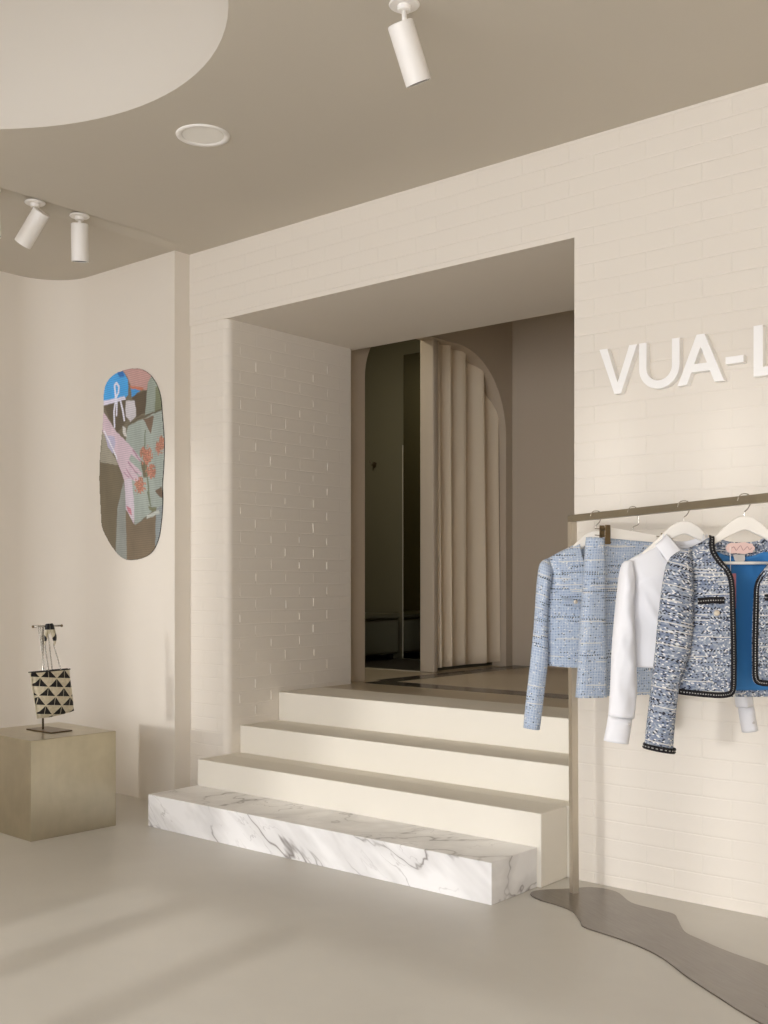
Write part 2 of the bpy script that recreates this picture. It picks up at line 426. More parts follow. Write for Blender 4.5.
# ------------------------------------------------------------------ back room
BZ = 3.55; BY = 7.26; AX = -4.77; AT = .13; CX = -6.35
bm = B(); bx(bm, CX - .1, .6, 4.98, BY + .1, Z4 - .15, Z4 - .0005); struct('floor_upper', bm, M['upfloor'])
bm = B(); bx(bm, OX0, .3, 5.36, 5.56, Z4 - .001, Z4 + .0008); bx(bm, AX + .02, AX + .2, 5.56, BY, Z4 - .001, Z4 + .0008)
struct('trim_1', bm, M['stripe'])
bm = B(); bx(bm, CX, AX - AT - .01, 6.33, BY, Z4 - .001, Z4 + .001); struct('floor_cubicle', bm, M['darkfloor'])
bm = B(); bx(bm, CX + .2, -4.93, 6.285, 6.325, Z4 - .001, Z4 + .004); struct('trim_2', bm, M['edge'])
bm = B(); bx(bm, AX - AT, .6, BY, BY + .1, Z4 - .1, BZ); struct('wall_upper_back', bm, M['upwall'])
bm = B(); bx(bm, CX, AX - AT, BY - .02, BY + .1, Z4 - .1, BZ); bx(bm, CX - .1, CX, 5.25, BY, Z4 - .1, BZ); bx(bm, CX, AX - AT, YB, YB + .12, Z4 - .1, BZ)
struct('wall_cubicle', bm, M['olive'])
bm = B(); bx(bm, .5, .6, YB, BY, Z4 - .1, BZ); struct('wall_upper_right', bm, M['upwall'])
bm = B(); bx(bm, OX1, .6, YB, YB + .05, Z4 - .1, BZ); bx(bm, OX0 - .15, OX1, YB, YB + .05, OZ, BZ); struct('wall_upper_front', bm, M['wall'])
bm = B(); bx(bm, CX - .1, .6, YB - .05, BY + .1, BZ, BZ + .1); struct('ceiling_upper', bm, M['ceiling'])
# wall with the wide round-cornered arch, seen edge-on
def arch_outline(y0, y1, zt, rl, rr, n=14):
    p = [(y0, Z4 - .02), (y0, zt - rl[1])]
    p += [(y0 + rl[0] - rl[0] * math.cos(a), zt - rl[1] + rl[1] * math.sin(a)) for a in [PI / 2 * i / n for i in range(1, n + 1)]]
    p += [(y1 - rr[0] + rr[0] * math.sin(a), zt - rr[1] + rr[1] * math.cos(a)) for a in [PI / 2 * i / n for i in range(0, n + 1)]]
    p += [(y1, Z4 - .02)]
    return p
AY0, AY1 = 5.478, 7.17
arch = arch_outline(AY0, AY1, 3.065, (.39, .40), (.62, .62))
outer = [(BY + .02, Z4 - .02), (BY + .02, BZ), (YB + .02, BZ), (YB + .02, Z4 - .02)]
bm = B(); prism(bm, arch + outer, AX - AT, AX, 'x')
bmesh.ops.triangulate(bm, faces=[f for f in bm.faces if len(f.verts) > 4])
struct('wall_arch', bm, M['upwall'])
# slim post between the fitting room entrance and the curtain
bm = B(); bx(bm, -4.928, -4.798, 6.27, 6.325, Z4, 3.09, .012, 3); struct('trim_3', bm, M['upwall'])

# curtain
bm = B(); n = 220; rows = []
ya, yb_ = 6.335, 7.235
zs = [Z4 + .028 + (3.16 - Z4 - .028) * j / 30 for j in range(31)]
for z in zs:
    k = (z - Z4) / 2.5; r = []
    for i in range(n + 1):
        s = i / n; ph = 2 * PI * (4.9 * s + .25 * math.sin(5 * s)) + .25 * math.sin(2.5 * k + 7 * s)
        amp = (.038 + .018 * (1 - k)) * (1 + .3 * math.sin(9 * s + 1.2))
        y = ya + (yb_ - ya) * s + .018 * math.sin(2 * ph) * (1 - .3 * k)
        x = -4.868 + amp * math.sin(ph) + .006 * math.sin(3 * ph)
        r.append(bm.verts.new((x, y, z + .006 * math.sin(ph) * (z < Z4 + .03))))
    rows.append(r)
uvl = bm.loops.layers.uv.new('UVMap')
for j in range(30):
    for i in range(n):
        f = bm.faces.new((rows[j][i], rows[j][i + 1], rows[j + 1][i + 1], rows[j + 1][i])); f.smooth = True
        for lp, (a, b) in zip(f.loops, ((i, j), (i + 1, j), (i + 1, j + 1), (i, j + 1))): lp[uvl].uv = (a * .006, zs[b])
t = thing('curtain', 'floor-length taupe pleated curtain drawn across the arched fitting room opening', 'curtain', (-4.86, 6.78, Z4))
xform(bm, Matrix.Translation((4.86, -6.78, -Z4)))
o = obj('drape', bm, M['curtain'], t); md = o.modifiers.new('t', 'SOLIDIFY'); md.thickness = .004
bm = B(); tube(bm, [(-.02, -.46, 3.19 - Z4), (-.02, .46, 3.19 - Z4)], .012); obj('rod', bm, M['bronze'], t)

# mirror, bench and hook in the dark fitting room
t = thing('wall_mirror', 'tall smoked mirror with a bright left edge at back of the dark fitting room', 'mirror', (-5.4, 7.23, Z4))
bm = B(); bx(bm, -.45, .46, -.012, .004, .01, 2.6, .002, 1); obj('glass', bm, M['mirror'], t)
bm = B(); bx(bm, -.459, -.4515, -.016, .004, .01, 1.83, .001, 1); obj('edge_strip', bm, M['edge'], t)
t = thing('bench', 'low dark olive upholstered bench inside the dark fitting room', 'bench', (-6.10, 6.75, Z4))
bm = B(); bx(bm, -.23, .22, -.40, .455, .05, .345, .02, 3); obj('base', bm, M['leather'], t)
bm = B(); bx(bm, -.235, .23, -.41, .455, .345, .395, .018, 3); obj('cushion', bm, M['leather'], t)
for sx in (-.17, .16):
    for sy in (-.34, .40):
        bm = B(); bx(bm, sx - .02, sx + .02, sy - .02, sy + .02, 0, .055); obj('leg', bm, M['black'], t)
t = thing('coat_hook', 'small metal coat hook on the fitting room wall above the bench', 'hook', (-6.19, 7.238, 2.33))
bm = B(); lathe(bm, [(.022, 0), (.022, .006)], 20); xform(bm, Matrix.Rotation(PI / 2, 4, 'X')); obj('plate', bm, M['bronze'], t)
bm = B(); tube(bm, crom([(0, 0, 0), (0, -.03, -.004), (0, -.05, -.004), (0, -.058, .03)], 6), .007); obj('peg', bm, M['chrome'], t)

# ------------------------------------------------------------------ wall sign: separate raised letters
LZ = 2.096; LH = .197; LD = .028; W = .036
def letter(ch, x0, polys, label):
    o = thing('sign_letter', label, 'letter', (x0, YW - .006, LZ), 0, 'raised letters of the shop sign')
    bm = B()
    for p in polys: prism(bm, p, -LD - .006, -.0, 'y')
    bmesh.ops.remove_doubles(bm, verts=bm.verts[:], dist=1e-5)
    ob = obj('letter_face', bm, M['letter'], o)
    bv = ob.modifiers.new('b', 'BEVEL'); bv.width = .0015; bv.segments = 2; bv.limit_method = 'ANGLE'
w = .040
letter('V', -2.284, [[(0, LH), (.038, LH), (.0870, .048), (.1400, LH), (.176, LH), (.1030, 0), (.071, 0)]], 'raised white letter V, first of the wall sign')
rU = .090; wu = .034; cU = .090
prU = [(0, LH), (0, rU)] + [(cU - rU * math.cos(a), rU - rU * math.sin(a)) for a in [PI * i / 24 for i in range(1, 24)]] + [(2 * cU, rU), (2 * cU, LH), (2 * cU - wu, LH), (2 * cU - wu, rU)] + \
      [(cU + (rU - wu) * math.cos(a), rU - (rU - wu) * math.sin(a)) for a in [PI * i / 24 for i in range(1, 24)]] + [(wu, rU), (wu, LH)]
letter('U', -2.099, [prU], 'raised white letter U on the brick wall')
letter('A', -1.928, [
    [(0, 0), (.040, 0), (.0715, .080), (.098, .147), (.098, LH), (.0815, LH)],
    [(.156, 0), (.196, 0), (.1145, LH), (.098, LH), (.098, .147), (.1245, .080)],
    [(.0590, .048), (.137, .048), (.1245, .080), (.0715, .080)]], 'raised white letter A before the dash')
letter('-', -1.727, [[(0, .062), (.073, .062), (.073, .091), (0, .091)]], 'short raised white dash between letters A and L')
letter('L', -1.615, [[(0, 0), (.115, 0), (.115, .034), (.037, .034), (.037, LH), (0, LH)]], 'raised white letter L after the dash')

# ------------------------------------------------------------------ oval LED screen with its picture (a flat thing)
OUT = [(-5.33, 2.582), (-5.251, 2.546), (-5.185, 2.485), (-5.141, 2.404), (-5.126, 2.313), (-5.115, 2.222), (-5.105, 2.131), (-5.106, 2.042), (-5.112, 1.96), (-5.121, 1.879), (-5.118, 1.809), (-5.120, 1.747), (-5.13, 1.665), (-5.152, 1.569), (-5.196, 1.5), (-5.251, 1.463), (-5.341, 1.44), (-5.445, 1.435), (-5.515, 1.453), (-5.58, 1.493), (-5.658, 1.568), (-5.713, 1.642), (-5.725, 1.716), (-5.735, 1.833), (-5.742, 1.94), (-5.737, 2.06), (-5.725, 2.161), (-5.707, 2.277), (-5.697, 2.393), (-5.694, 2.48), (-5.664, 2.541), (-5.598, 2.578), (-5.515, 2.592), (-5.422, 2.594)]
PIC = [
  ((160, 150, 130), [(-5.712, 2.247), (-5.603, 2.086), (-5.532, 2.016), (-5.736, 2.03)]),
  ((112, 98, 74), [(-5.758, 2.054), (-5.543, 2.018), (-5.485, 1.914), (-5.567, 1.709), (-5.579, 1.486), (-5.761, 1.651)]),
  ((150, 150, 140), [(-5.496, 1.914), (-5.45, 1.748), (-5.461, 1.42), (-5.573, 1.479), (-5.555, 1.752)]),
  ((128, 108, 82), [(-5.473, 1.749), (-5.38, 1.645), (-5.267, 1.684), (-5.178, 1.736), (-5.189, 1.472), (-5.267, 1.42), (-5.461, 1.41)]),
  ((150, 155, 152), [(-5.178, 1.75), (-5.091, 1.773), (-5.12, 1.54), (-5.189, 1.472)]),
  ((196, 150, 140), [(-5.508, 2.6), (-5.324, 2.6), (-5.2, 2.545), (-5.256, 2.497), (-5.267, 2.449), (-5.415, 2.48), (-5.45, 2.545)]),
  ((88, 72, 52), [(-5.415, 2.427), (-5.267, 2.452), (-5.278, 2.314), (-5.369, 2.294), (-5.375, 2.359)]),
  ((96, 82, 62), [(-5.7, 2.407), (-5.473, 2.419), (-5.461, 2.282), (-5.555, 2.219), (-5.603, 2.267)]),
  ((150, 156, 142), [(-5.256, 2.5), (-5.2, 2.55), (-5.145, 2.452), (-5.113, 2.311), (-5.178, 2.3), (-5.284, 2.3)]),
  ((118, 120, 90), [(-5.184, 2.457), (-5.145, 2.459), (-5.105, 2.311), (-5.189, 2.312)]),
  ((166, 172, 160), [(-5.45, 2.252), (-5.1, 2.320), (-5.07, 2.122), (-5.07, 1.984), (-5.09, 1.87), (-5.091, 1.766), (-5.267, 1.698), (-5.38, 1.642), (-5.427, 1.924), (-5.473, 2.169)]),
  ((66, 164, 226), [(-5.72, 2.432), (-5.72, 2.57), (-5.52, 2.61), (-5.447, 2.53), (-5.45, 2.438), (-5.491, 2.421)]),
  ((66, 150, 210), [(-5.421, 2.481), (-5.316, 2.459), (-5.415, 2.42)]),
  ((40, 110, 180), [(-5.561, 2.597), (-5.508, 2.601), (-5.485, 2.556), (-5.532, 2.555)]),
  ((226, 216, 228), [(-5.71, 2.43), (-5.485, 2.436), (-5.471, 2.414), (-5.71, 2.4)]),
  ((206, 196, 196), [(-5.438, 2.404), (-5.386, 2.399), (-5.367, 2.308), (-5.427, 2.272), (-5.473, 2.312), (-5.473, 2.405)]),
  ((200, 120, 90), [(-5.438, 2.497), (-5.295, 2.466), (-5.312, 2.452), (-5.415, 2.473)]),
  ((216, 198, 204), [(-5.485, 1.928), (-5.415, 1.931), (-5.39, 1.78), (-5.387, 1.646), (-5.473, 1.749)]),
  ((205, 130, 140), [(-5.467, 1.77), (-5.421, 1.746), (-5.409, 1.703), (-5.45, 1.726)]),
  ((216, 188, 194), [(-5.71, 2.37), (-5.651, 2.315), (-5.579, 2.235), (-5.438, 2.137), (-5.324, 2.043), (-5.329, 2.023), (-5.421, 2.079), (-5.438, 2.045), (-5.318, 1.960), (-5.312, 1.945), (-5.329, 1.936), (-5.392, 1.972), (-5.329, 1.918), (-5.358, 1.895), (-5.427, 1.932), (-5.485, 1.919), (-5.543, 2.018), (-5.603, 2.116), (-5.663, 2.177), (-5.71, 2.246)]),
  ((190, 180, 200), [(-5.687, 2.216), (-5.585, 2.2), (-5.573, 2.163), (-5.603, 2.093), (-5.651, 2.14)]),
  ((214, 206, 196), [(-5.508, 2.258), (-5.473, 2.24), (-5.461, 2.182), (-5.491, 2.192)]),
  ((120, 96, 76), [(-5.301, 2.281), (-5.2, 2.288), (-5.228, 2.179)]),
  ((110, 98, 72), [(-5.324, 2.029), (-5.267, 2.011), (-5.256, 1.927), (-5.301, 1.929)]),
  ((112, 88, 66), [(-5.189, 1.84), (-5.129, 1.865), (-5.107, 1.791), (-5.145, 1.804)]),
  ((112, 118, 90), [(-5.287, 2.209), (-5.278, 2.208), (-5.284, 2.097), (-5.294, 2.097)]),
  ((112, 118, 90), [(-5.267, 1.845), (-5.256, 1.844), (-5.223, 1.752), (-5.236, 1.752)]),
  ((122, 122, 90), [(-5.256, 1.753), (-5.167, 1.742), (-5.2, 1.716), (-5.245, 1.732)]),
  ((200, 200, 188), [(-5.267, 1.698), (-5.156, 1.728), (-5.145, 1.707), (-5.267, 1.677)])]
FLW = [(-5.267, 2.053, .062), (-5.130, 2.113, .052), (-5.223, 1.963, .052), (-5.334, 1.880, .056), (-5.301, 2.077, .04), (-5.145, 2.096, .045)]
BOW = [[(-5.573, 2.437), (-5.585, 2.514), (-5.565, 2.526), (-5.541, 2.502), (-5.546, 2.463), (-5.57, 2.437)], [(-5.573, 2.426), (-5.591, 2.352), (-5.585, 2.258)], [(-5.561, 2.425), (-5.565, 2.328)], [(-5.526, 2.414), (-5.502, 2.35), (-5.487, 2.29)]]
def inside(p, poly):
    x, y = p; c = False; j = len(poly) - 1
    for i in range(len(poly)):
        (xi, yi), (xj, yj) = poly[i], poly[j]
        if (yi > y) != (yj > y) and x < (xj - xi) * (y - yi) / (yj - yi) + xi: c = not c
        j = i
    return c
def segd(p, a, b):
    ax, ay = a; dx, dy = b[0] - ax, b[1] - ay; L = dx * dx + dy * dy
    t = max(0, min(1, ((p[0] - ax) * dx + (p[1] - ay) * dy) / L)); return math.hypot(p[0] - ax - t * dx, p[1] - ay - t * dy)
LINES = [((176, 130, 146), .0045, [(-5.40, 2.10), (-5.33, 2.03)]), ((176, 130, 146), .0045, [(-5.45, 2.03), (-5.36, 1.955)]), ((186, 138, 152), .004, [(-5.47, 1.99), (-5.40, 1.925)]), ((186, 140, 156), .004, [(-5.49, 1.97), (-5.44, 1.935)]),
         ((234, 226, 230), .006, [(-5.69, 2.24), (-5.60, 2.12), (-5.56, 2.06)]), ((96, 84, 64), .005, [(-5.45, 2.255), (-5.36, 2.285), (-5.11, 2.32)]), ((120, 124, 96), .006, [(-5.285, 2.02), (-5.26, 1.92), (-5.235, 1.76)])]
def picture(x, z):
    p = (x + noise.noise((x * 30, z * 30, 0)) * .005, z + noise.noise((x * 30, z * 30, 7)) * .005)
    c = (118, 106, 84)
    for col, poly in PIC:
        if inside(p, poly): c = col
    for col, wd, pl in LINES:
        for a, b in zip(pl, pl[1:]):
            if segd(p, a, b) < wd: c = col
    for fx, fz, r in FLW:
        d = math.hypot(p[0] - fx, p[1] - fz) / r
        if d < 1.1 and noise.noise((x * 60, z * 60, 3)) > d * 1.3 - 1.05:
            q = noise.noise((x * 130, z * 130, 5)); c = (208, 138, 112) if q > .05 else (178, 108, 86) if q > -.25 else (128, 112, 84)
    for pl in BOW:
        for a, b in zip(pl, pl[1:]):
            if segd((x, z), a, b) < .0075: c = (232, 226, 236)
    k = 1 + .16 * noise.noise((x * 9, z * 4, 2)) + .10 * noise.noise((x * 34, z * 12, 1)) + .05 * noise.noise((x * 90, z * 90, 1))
    return [min(1, max(0, lin(q) * k)) for q in c]
loop = smooth_loop(OUT, 5)
scr = thing('led_screen', 'irregular oval flat video screen on smooth wall showing hand and floral cloth', 'screen', (-5.42, YS - .001, 2.0))
bm = B(); prism(bm, [(x + 5.42, z - 2.0) for x, z in loop], -.004, 0, 'y'); obj('housing', bm, M['black'], scr)
bm = B(); step = .0052; nx = int(.68 / step); nz = int(1.20 / step); cl = bm.loops.layers.float_color.new('picture'); vv = {}
for i in range(nx):
    for j in range(nz):
        x = -5.76 + (i + .5) * step; z = 1.415 + (j + .5) * step
        if not inside((x, z), loop): continue
        q = []
        for a, b in ((0, 0), (1, 0), (1, 1), (0, 1)):
            kk = (i + a, j + b)
            if kk not in vv: vv[kk] = bm.verts.new((-5.76 + kk[0] * step + 5.42, -.0050, 1.415 + kk[1] * step - 2.0))
            q.append(vv[kk])
        f = bm.faces.new(q); cs = [picture(x + dx * step, z + dz * step) for dx, dz in ((-.4, -.3), (.4, -.4), (-.2, .45), (.35, .3), (0, 0))]; c = [sum(q[k] for q in cs) / 5 for k in range(3)]
        for lp in f.loops: lp[cl] = (*c, 1)
m = NT('led_picture'); at = m.n('ShaderNodeVertexColor'); at.layer_name = 'picture'
_, _, zz = m.sep(m.obj()); xx = m.sep(m.obj())[0]
ln = m.mrange(m.math('SINE', m.math('MULTIPLY', m.math('ADD', zz, m.math('MULTIPLY', xx, -.04)), 2 * PI / .0130)), -1, 1, .80, 1.08)
cc = m.mix(1.0, at.outputs[0], (1, 1, 1, 1), 'MULTIPLY')
em = m.n('ShaderNodeMix', data_type='RGBA', blend_type='MULTIPLY'); em.inputs['Factor'].default_value = 1
m.l(at.outputs[0], em.inputs[6]); m.l(ln, em.inputs[7])
m.set(color=(.02, .02, .02, 1), rough=.5); m.l(em.outputs[2], m.p.inputs['Emission Color'])
SCREEN = m.p
m.p.inputs['Emission Strength'].default_value = .8
obj('picture', bm, m.m, scr)

# ------------------------------------------------------------------ ceiling lights
def spot(loc, aim, zdrop, label, side=0.0):
    """aim: unit vector the barrel points along"""
    t = thing('ceiling_spotlight', label, 'spotlight', loc, 0, 'white ceiling spotlights')
    bm = B(); lathe(bm, [(.020, .004), (.050, .004), (.052, -.001), (.049, -.005), (.024, -.006), (.022, -.022), (.010, -.024)], 36); o = obj('mounting_disc', bm, M['white'], t, True); md = o.modifiers.new('e', 'EDGE_SPLIT'); md.split_angle = math.radians(32)
    a = Vector(aim).normalized()
    piv = Vector((math.cos(math.radians(40)) * side, math.sin(math.radians(40)) * side, -zdrop))
    bm = B(); tube(bm, [(0, 0, -.02), (0, 0, -zdrop - .006)], .0085, 14); obj('stem', bm, M['white'], t, True)
    rot = a.to_track_quat('-Z', 'Y').to_matrix().to_4x4()
    L = .195; r = .0445
    off = Matrix.Translation(piv) @ rot
    bm = B(); lathe(bm, [(0, 0), (r - .003, 0), (r, -.003), (r, -L), (r - .003, -L), (r - .003, -L + .02), (0, -L + .02)], 40); xform(bm, off); o = obj('barrel', bm, M['white'], t)
    for p in o.data.polygons: p.use_smooth = True
    md = o.modifiers.new('e', 'EDGE_SPLIT'); md.split_angle = math.radians(35)
    bm = B(); lathe(bm, [(0, -L + .014), (r - .004, -L + .014), (r - .004, -L + .004), (r - .011, -L + .006), (0, -L + .010)], 32); xform(bm, off); obj('lens', bm, M['lens'], t)
YU = Vector((0, 0, 1))
RV = Vector((math.cos(math.radians(40.04)), math.sin(math.radians(40.04)), 0))
spot((GX, 3.11, ZC + .006), Vector((-.767, -.252, -1)) , .045, 'white tilted cylinder spotlight on the ceiling left of the straight one', .034)
spot((GX, 3.375, ZC + .006), Vector((-.13, .11, -1)), .040, 'white cylinder spotlight hanging straight down near the smooth wall corner')
spot((GX, 2.858, ZC + .006), Vector((.1, .0, -1)), .045, 'white cylinder spotlight barely showing at edge of the row')
spot((-2.291, 2.832, ZC), Vector((.06, .50, -1)), .062, 'large near white cylinder spotlight on ceiling in front of doorway', -.014)
t = thing('ceiling_downlight', 'round white recessed downlight flush in the ceiling beside the dome', 'downlight', (-3.628, 3.10, ZC))
bm = B(); lathe(bm, [(.086, .010), (.089, .0), (.098, -.006), (.114, -.006), (.119, .004)], 48); obj('ring', bm, M['white'], t, True)
bm = B(); lathe(bm, [(0, .002), (.0885, .002), (.0885, -.0015), (0, -.0015)], 40); obj('diffuser', bm, M['diffuser'], t)

# ------------------------------------------------------------------ metal cube, stand and bag
CR = math.radians(-2.0)
t = thing('display_cube', 'brushed metal display cube on the floor by the left wall', 'plinth', (-4.853, 3.028, 0), CR)
bm = B(); bx(bm, -.56, 0, 0, .50, 0, .505, .0025, 2); obj('body', bm, M['cube'], t)
st = thing('bag_stand', 'slim metal T-shaped bag stand on top of the metal cube', 'stand', (-5.155, 3.29, .505))
bm = B(); bx(bm, -.09, .145, -.045, .085, 0, .006, .001, 1); obj('base_plate', bm, M['bronze'], st)
bm = B(); tube(bm, [(0, 0, .004), (0, 0, .558)], .0052, 12); obj('pole', bm, M['chrome'], st, True)
bm = B(); tube(bm, [(0, -.06, .558), (0, .115, .558)], .0055, 12); bmesh.ops.recalc_face_normals(bm, faces=bm.faces[:]); obj('crossbar', bm, M['chrome'], st, True)
for y in (-.06, .115):
    bm = B(); bmesh.ops.create_uvsphere(bm, u_segments=16, v_segments=10, radius=.0075, matrix=Matrix.Translation((0, y, .558))); obj('end_knob', bm, M['bronze'], st, True)
bg = thing('handbag', 'black and ivory scallop-print bag hanging by chains from the metal stand', 'bag', (-5.12, 3.32, .58))
TL, TR, BR, BL = (3.19, .823), (3.427, .828), (3.458, .598), (3.232, .576)
bm = B(); uvl = bm.loops.layers.uv.new('UVMap'); nu, nv = 24, 24; sides = {}
for sgn in (1, -1):
    g = []
    for j in range(nv + 1):
        r = []
        for i in range(nu + 1):
            u, v = i / nu, j / nv
            y = (1 - v) * ((1 - u) * TL[0] + u * TR[0]) + v * ((1 - u) * BL[0] + u * BR[0])
            z = (1 - v) * ((1 - u) * TL[1] + u * TR[1]) + v * ((1 - u) * BL[1] + u * BR[1])
            z -= .012 * math.sin(PI * u) * (v - .35) if v > .9 else 0
            puff = .012 + .022 * math.sin(PI * u) ** .6 * math.sin(PI * min(1, v * .93 + .04)) ** .7
            if i in (0, nu) or j == nv: puff = .004
            puff += .004 * noise.noise((y * 22, z * 22, sgn))
            r.append(bm.verts.new((sgn * puff, y - 3.32, z - .58)))
        g.append(r)
    sides[sgn] = g
    for j in range(nv):
        for i in range(nu):
            q = (g[j][i], g[j][i + 1], g[j + 1][i + 1], g[j + 1][i]); f = bm.faces.new(q if sgn < 0 else q[::-1]); f.smooth = True
            for lp in f.loops: lp[uvl].uv = (lp.vert.co.y * (1 if sgn > 0 else -1) + .5 - .12 * (lp.vert.co.z), lp.vert.co.z + .33 + .10 * lp.vert.co.y)
for a, b in ((0, 1),):
    for i in range(nu): bm.faces.new((sides[1][nv][i], sides[1][nv][i + 1], sides[-1][nv][i + 1], sides[-1][nv][i]))
    for j in range(nv):
        bm.faces.new((sides[1][j][0], sides[1][j + 1][0], sides[-1][j + 1][0], sides[-1][j][0])); bm.faces.new((sides[1][j][nu], sides[1][j + 1][nu], sides[-1][j + 1][nu], sides[-1][j][nu]))
obj('pouch', bm, M['scallop'], bg)
bm = B()
for sgn in (1, -1):
    tube(bm, [(sgn * (.013 + .004 * math.sin(PI * i / 10)), TL[0] - 3.32 + (TR[0] - TL[0]) * i / 10, TL[1] - .58 + (TR[1] - TL[1]) * i / 10) for i in range(11)], .0035, 8)
obj('top_binding', bm, M['black'], bg)
def chain(p, q):
    bm = B(); p = Vector(p); q = Vector(q); n = int((p - q).length / .0085); d = (q - p) / n
    for i in range(n):
        c = p + d * (i + .5)
        ring = [c + d.normalized() * .0062 * math.cos(a) + (Vector((1, 0, 0)) if i % 2 else d.normalized().cross(Vector((1, 0, 0)))) * .0034 * math.sin(a) for a in [2 * PI * k / 10 for k in range(11)]]
        tube(bm, ring, .0014, 5, False)
    obj('chain', bm, M['chrome'], bg, True)
BX = -.034
for (y0, z0), (y1, z1), dx in [((3.256, 1.069), (3.268, .826), .018), ((3.276, 1.069), (3.290, .828), -.018), ((3.296, .965), (3.290, .828), .018), ((3.318, 1.069), (3.335, .83), -.018), ((3.350, .965), (3.365, .828), .018)]:
    chain((BX + dx * .35, y0 - 3.32, z0 - .58), (dx, y1 - 3.32, z1 - .58))
for pts in ([(3.292, .962, .004), (3.300, 1.01, .012), (3.306, 1.05, .011), (3.310, 1.076, .010), (3.318, 1.05, .010), (3.316, 1.02, .004)], [(3.322, 1.04, .006), (3.330, 1.076, .011), (3.340, 1.04, .014), (3.350, 1.0, .014), (3.350, .96, .004)]):
    bm = B(); uvl = bm.loops.layers.uv.new('UVMap'); prv = None
    for y, z, wd in [q for q in crom(pts, 5)]:
        a = [bm.verts.new((BX + .012 + .004 * math.sin(40 * z), y - 3.32 - wd, z - .58)), bm.verts.new((BX + .018, y - 3.32, z - .578)), bm.verts.new((BX + .010, y - 3.32 + wd, z - .58))]
        if prv:
            for k in (0, 1):
                f = bm.faces.new((prv[k], prv[k + 1], a[k + 1], a[k])); f.smooth = True
                for lp in f.loops: lp[uvl].uv = (lp.vert.co.y, lp.vert.co.z * .8 + .02)
        prv = a
    o = obj('scarf_tie', bm, M['scallop'], bg); md = o.modifiers.new('t', 'SOLIDIFY'); md.thickness = .003

# ------------------------------------------------------------------ clothes rack
P0 = Vector((-2.310, 3.982, 0)); RD = Vector((1.04, -.587, 0)).normalized(); RA = math.atan2(RD.y, RD.x)
t = thing('clothes_rack', 'slim brushed brass clothes rail with flat curvy steel base beside the steps', 'clothes rack', P0, RA)
front = [(-2.444, 3.854), (-2.371, 3.808), (-2.286, 3.793), (-2.192, 3.759), (-2.105, 3.671), (-2.052, 3.614), (-1.915, 3.584), (-1.793, 3.548), (-1.68, 3.491), (-1.532, 3.374), (-1.378, 3.268), (-1.279, 3.202), (-1.16, 3.14)]
back = [(-2.442, 3.925), (-2.36, 4.02), (-2.293, 4.105), (-2.184, 4.11), (-2.062, 4.009), (-1.948, 3.991), (-1.866, 3.978), (-1.817, 3.914), (-1.739, 3.803), (-1.656, 3.755), (-1.535, 3.699), (-1.37, 3.648)]
rest = [(-1.0, 3.11), (-.84, 3.02), (-.72, 2.90), (-.58, 2.90), (-.48, 3.02), (-.56, 3.16), (-.72, 3.24), (-.86, 3.36), (-1.02, 3.46), (-1.18, 3.58)]
lp = smooth_loop(front + rest + back[::-1], 5)
bm = B()
ca, sa = math.cos(-RA), math.sin(-RA)
prism(bm, [((x - P0.x) * ca - (y - P0.y) * sa, (x - P0.x) * sa + (y - P0.y) * ca) for x, y in lp], 0.0, .005); obj('base_plate', bm, M['steel'], t)
RL = 1.86; q = .014; lean = .016
def post(x, ln):
    bm = B(); bx(bm, x - q, x + q, -q, q, .005, 1.552)
    for v in bm.verts:
        if v.co.z > 1: v.co.x -= ln
    obj('post', bm, M['post'], t)
post(0, lean); post(RL, lean)
bm = B(); bx(bm, -q - lean, RL + q - lean, -q, q, 1.552, 1.58, .001, 1); obj('rail', bm, M['brass'], t)

# ------------------------------------------------------------------ hangers and garments
ZR = 1.58
def rail_point(s): return Vector((P0.x, P0.y, ZR)) + RD * s
def hook_curve(zb): return crom([(0, 0, zb - .01), (0, 0, zb + .01), (.001, 0, -.052), (.013, 0, -.040), (.0215, 0, -.020), (.0195, 0, -.002), (.008, 0, .0055), (-.010, 0, .0045), (-.020, 0, -.006), (-.023, 0, -.016)], 6)
def suit_hanger(name, loc, rz, label, zb, group, bar=True):
    t = thing(name, label, 'hanger', loc, rz, group)
    top = [(0, 0), (.012, -.001), (.025, -.004), (.05, -.019), (.075, -.042), (.1, -.066), (.13, -.093), (.16, -.118), (.19, -.140)]
    low = [(.192, -.156), (.16, -.137), (.13, -.114), (.1, -.091), (.05, -.064), (.012, -.047)]
    r = [(a, z + zb) for a, z in top + low]; l = [(-a, z + zb) for a, z in reversed(top[1:] + low)]
    outl = r + [(0, zb - .045)] + l
    bm = B(); prism(bm, outl, -.008, .008, 'y'); bmesh.ops.triangulate(bm, faces=[f for f in bm.faces if len(f.verts) > 4])
    o = obj('arms', bm, M['hanger'], t); bv = o.modifiers.new('b', 'BEVEL'); bv.width = .0045; bv.segments = 3; bv.limit_method = 'ANGLE'
    bm = B(); tube(bm, hook_curve(zb), .0017, 8); obj('hook', bm, M['chrome'], t, True)
    if bar:
        bm = B(); tube(bm, [(-.165, 0, zb - .152), (.165, 0, zb - .152)], .0052, 10)
        for sx in (-.165, .165): tube(bm, [(sx, 0, zb - .152), (sx, 0, zb - .115)], .005, 8)
        obj('trouser_bar', bm, M['hanger'], t, True)
    return t

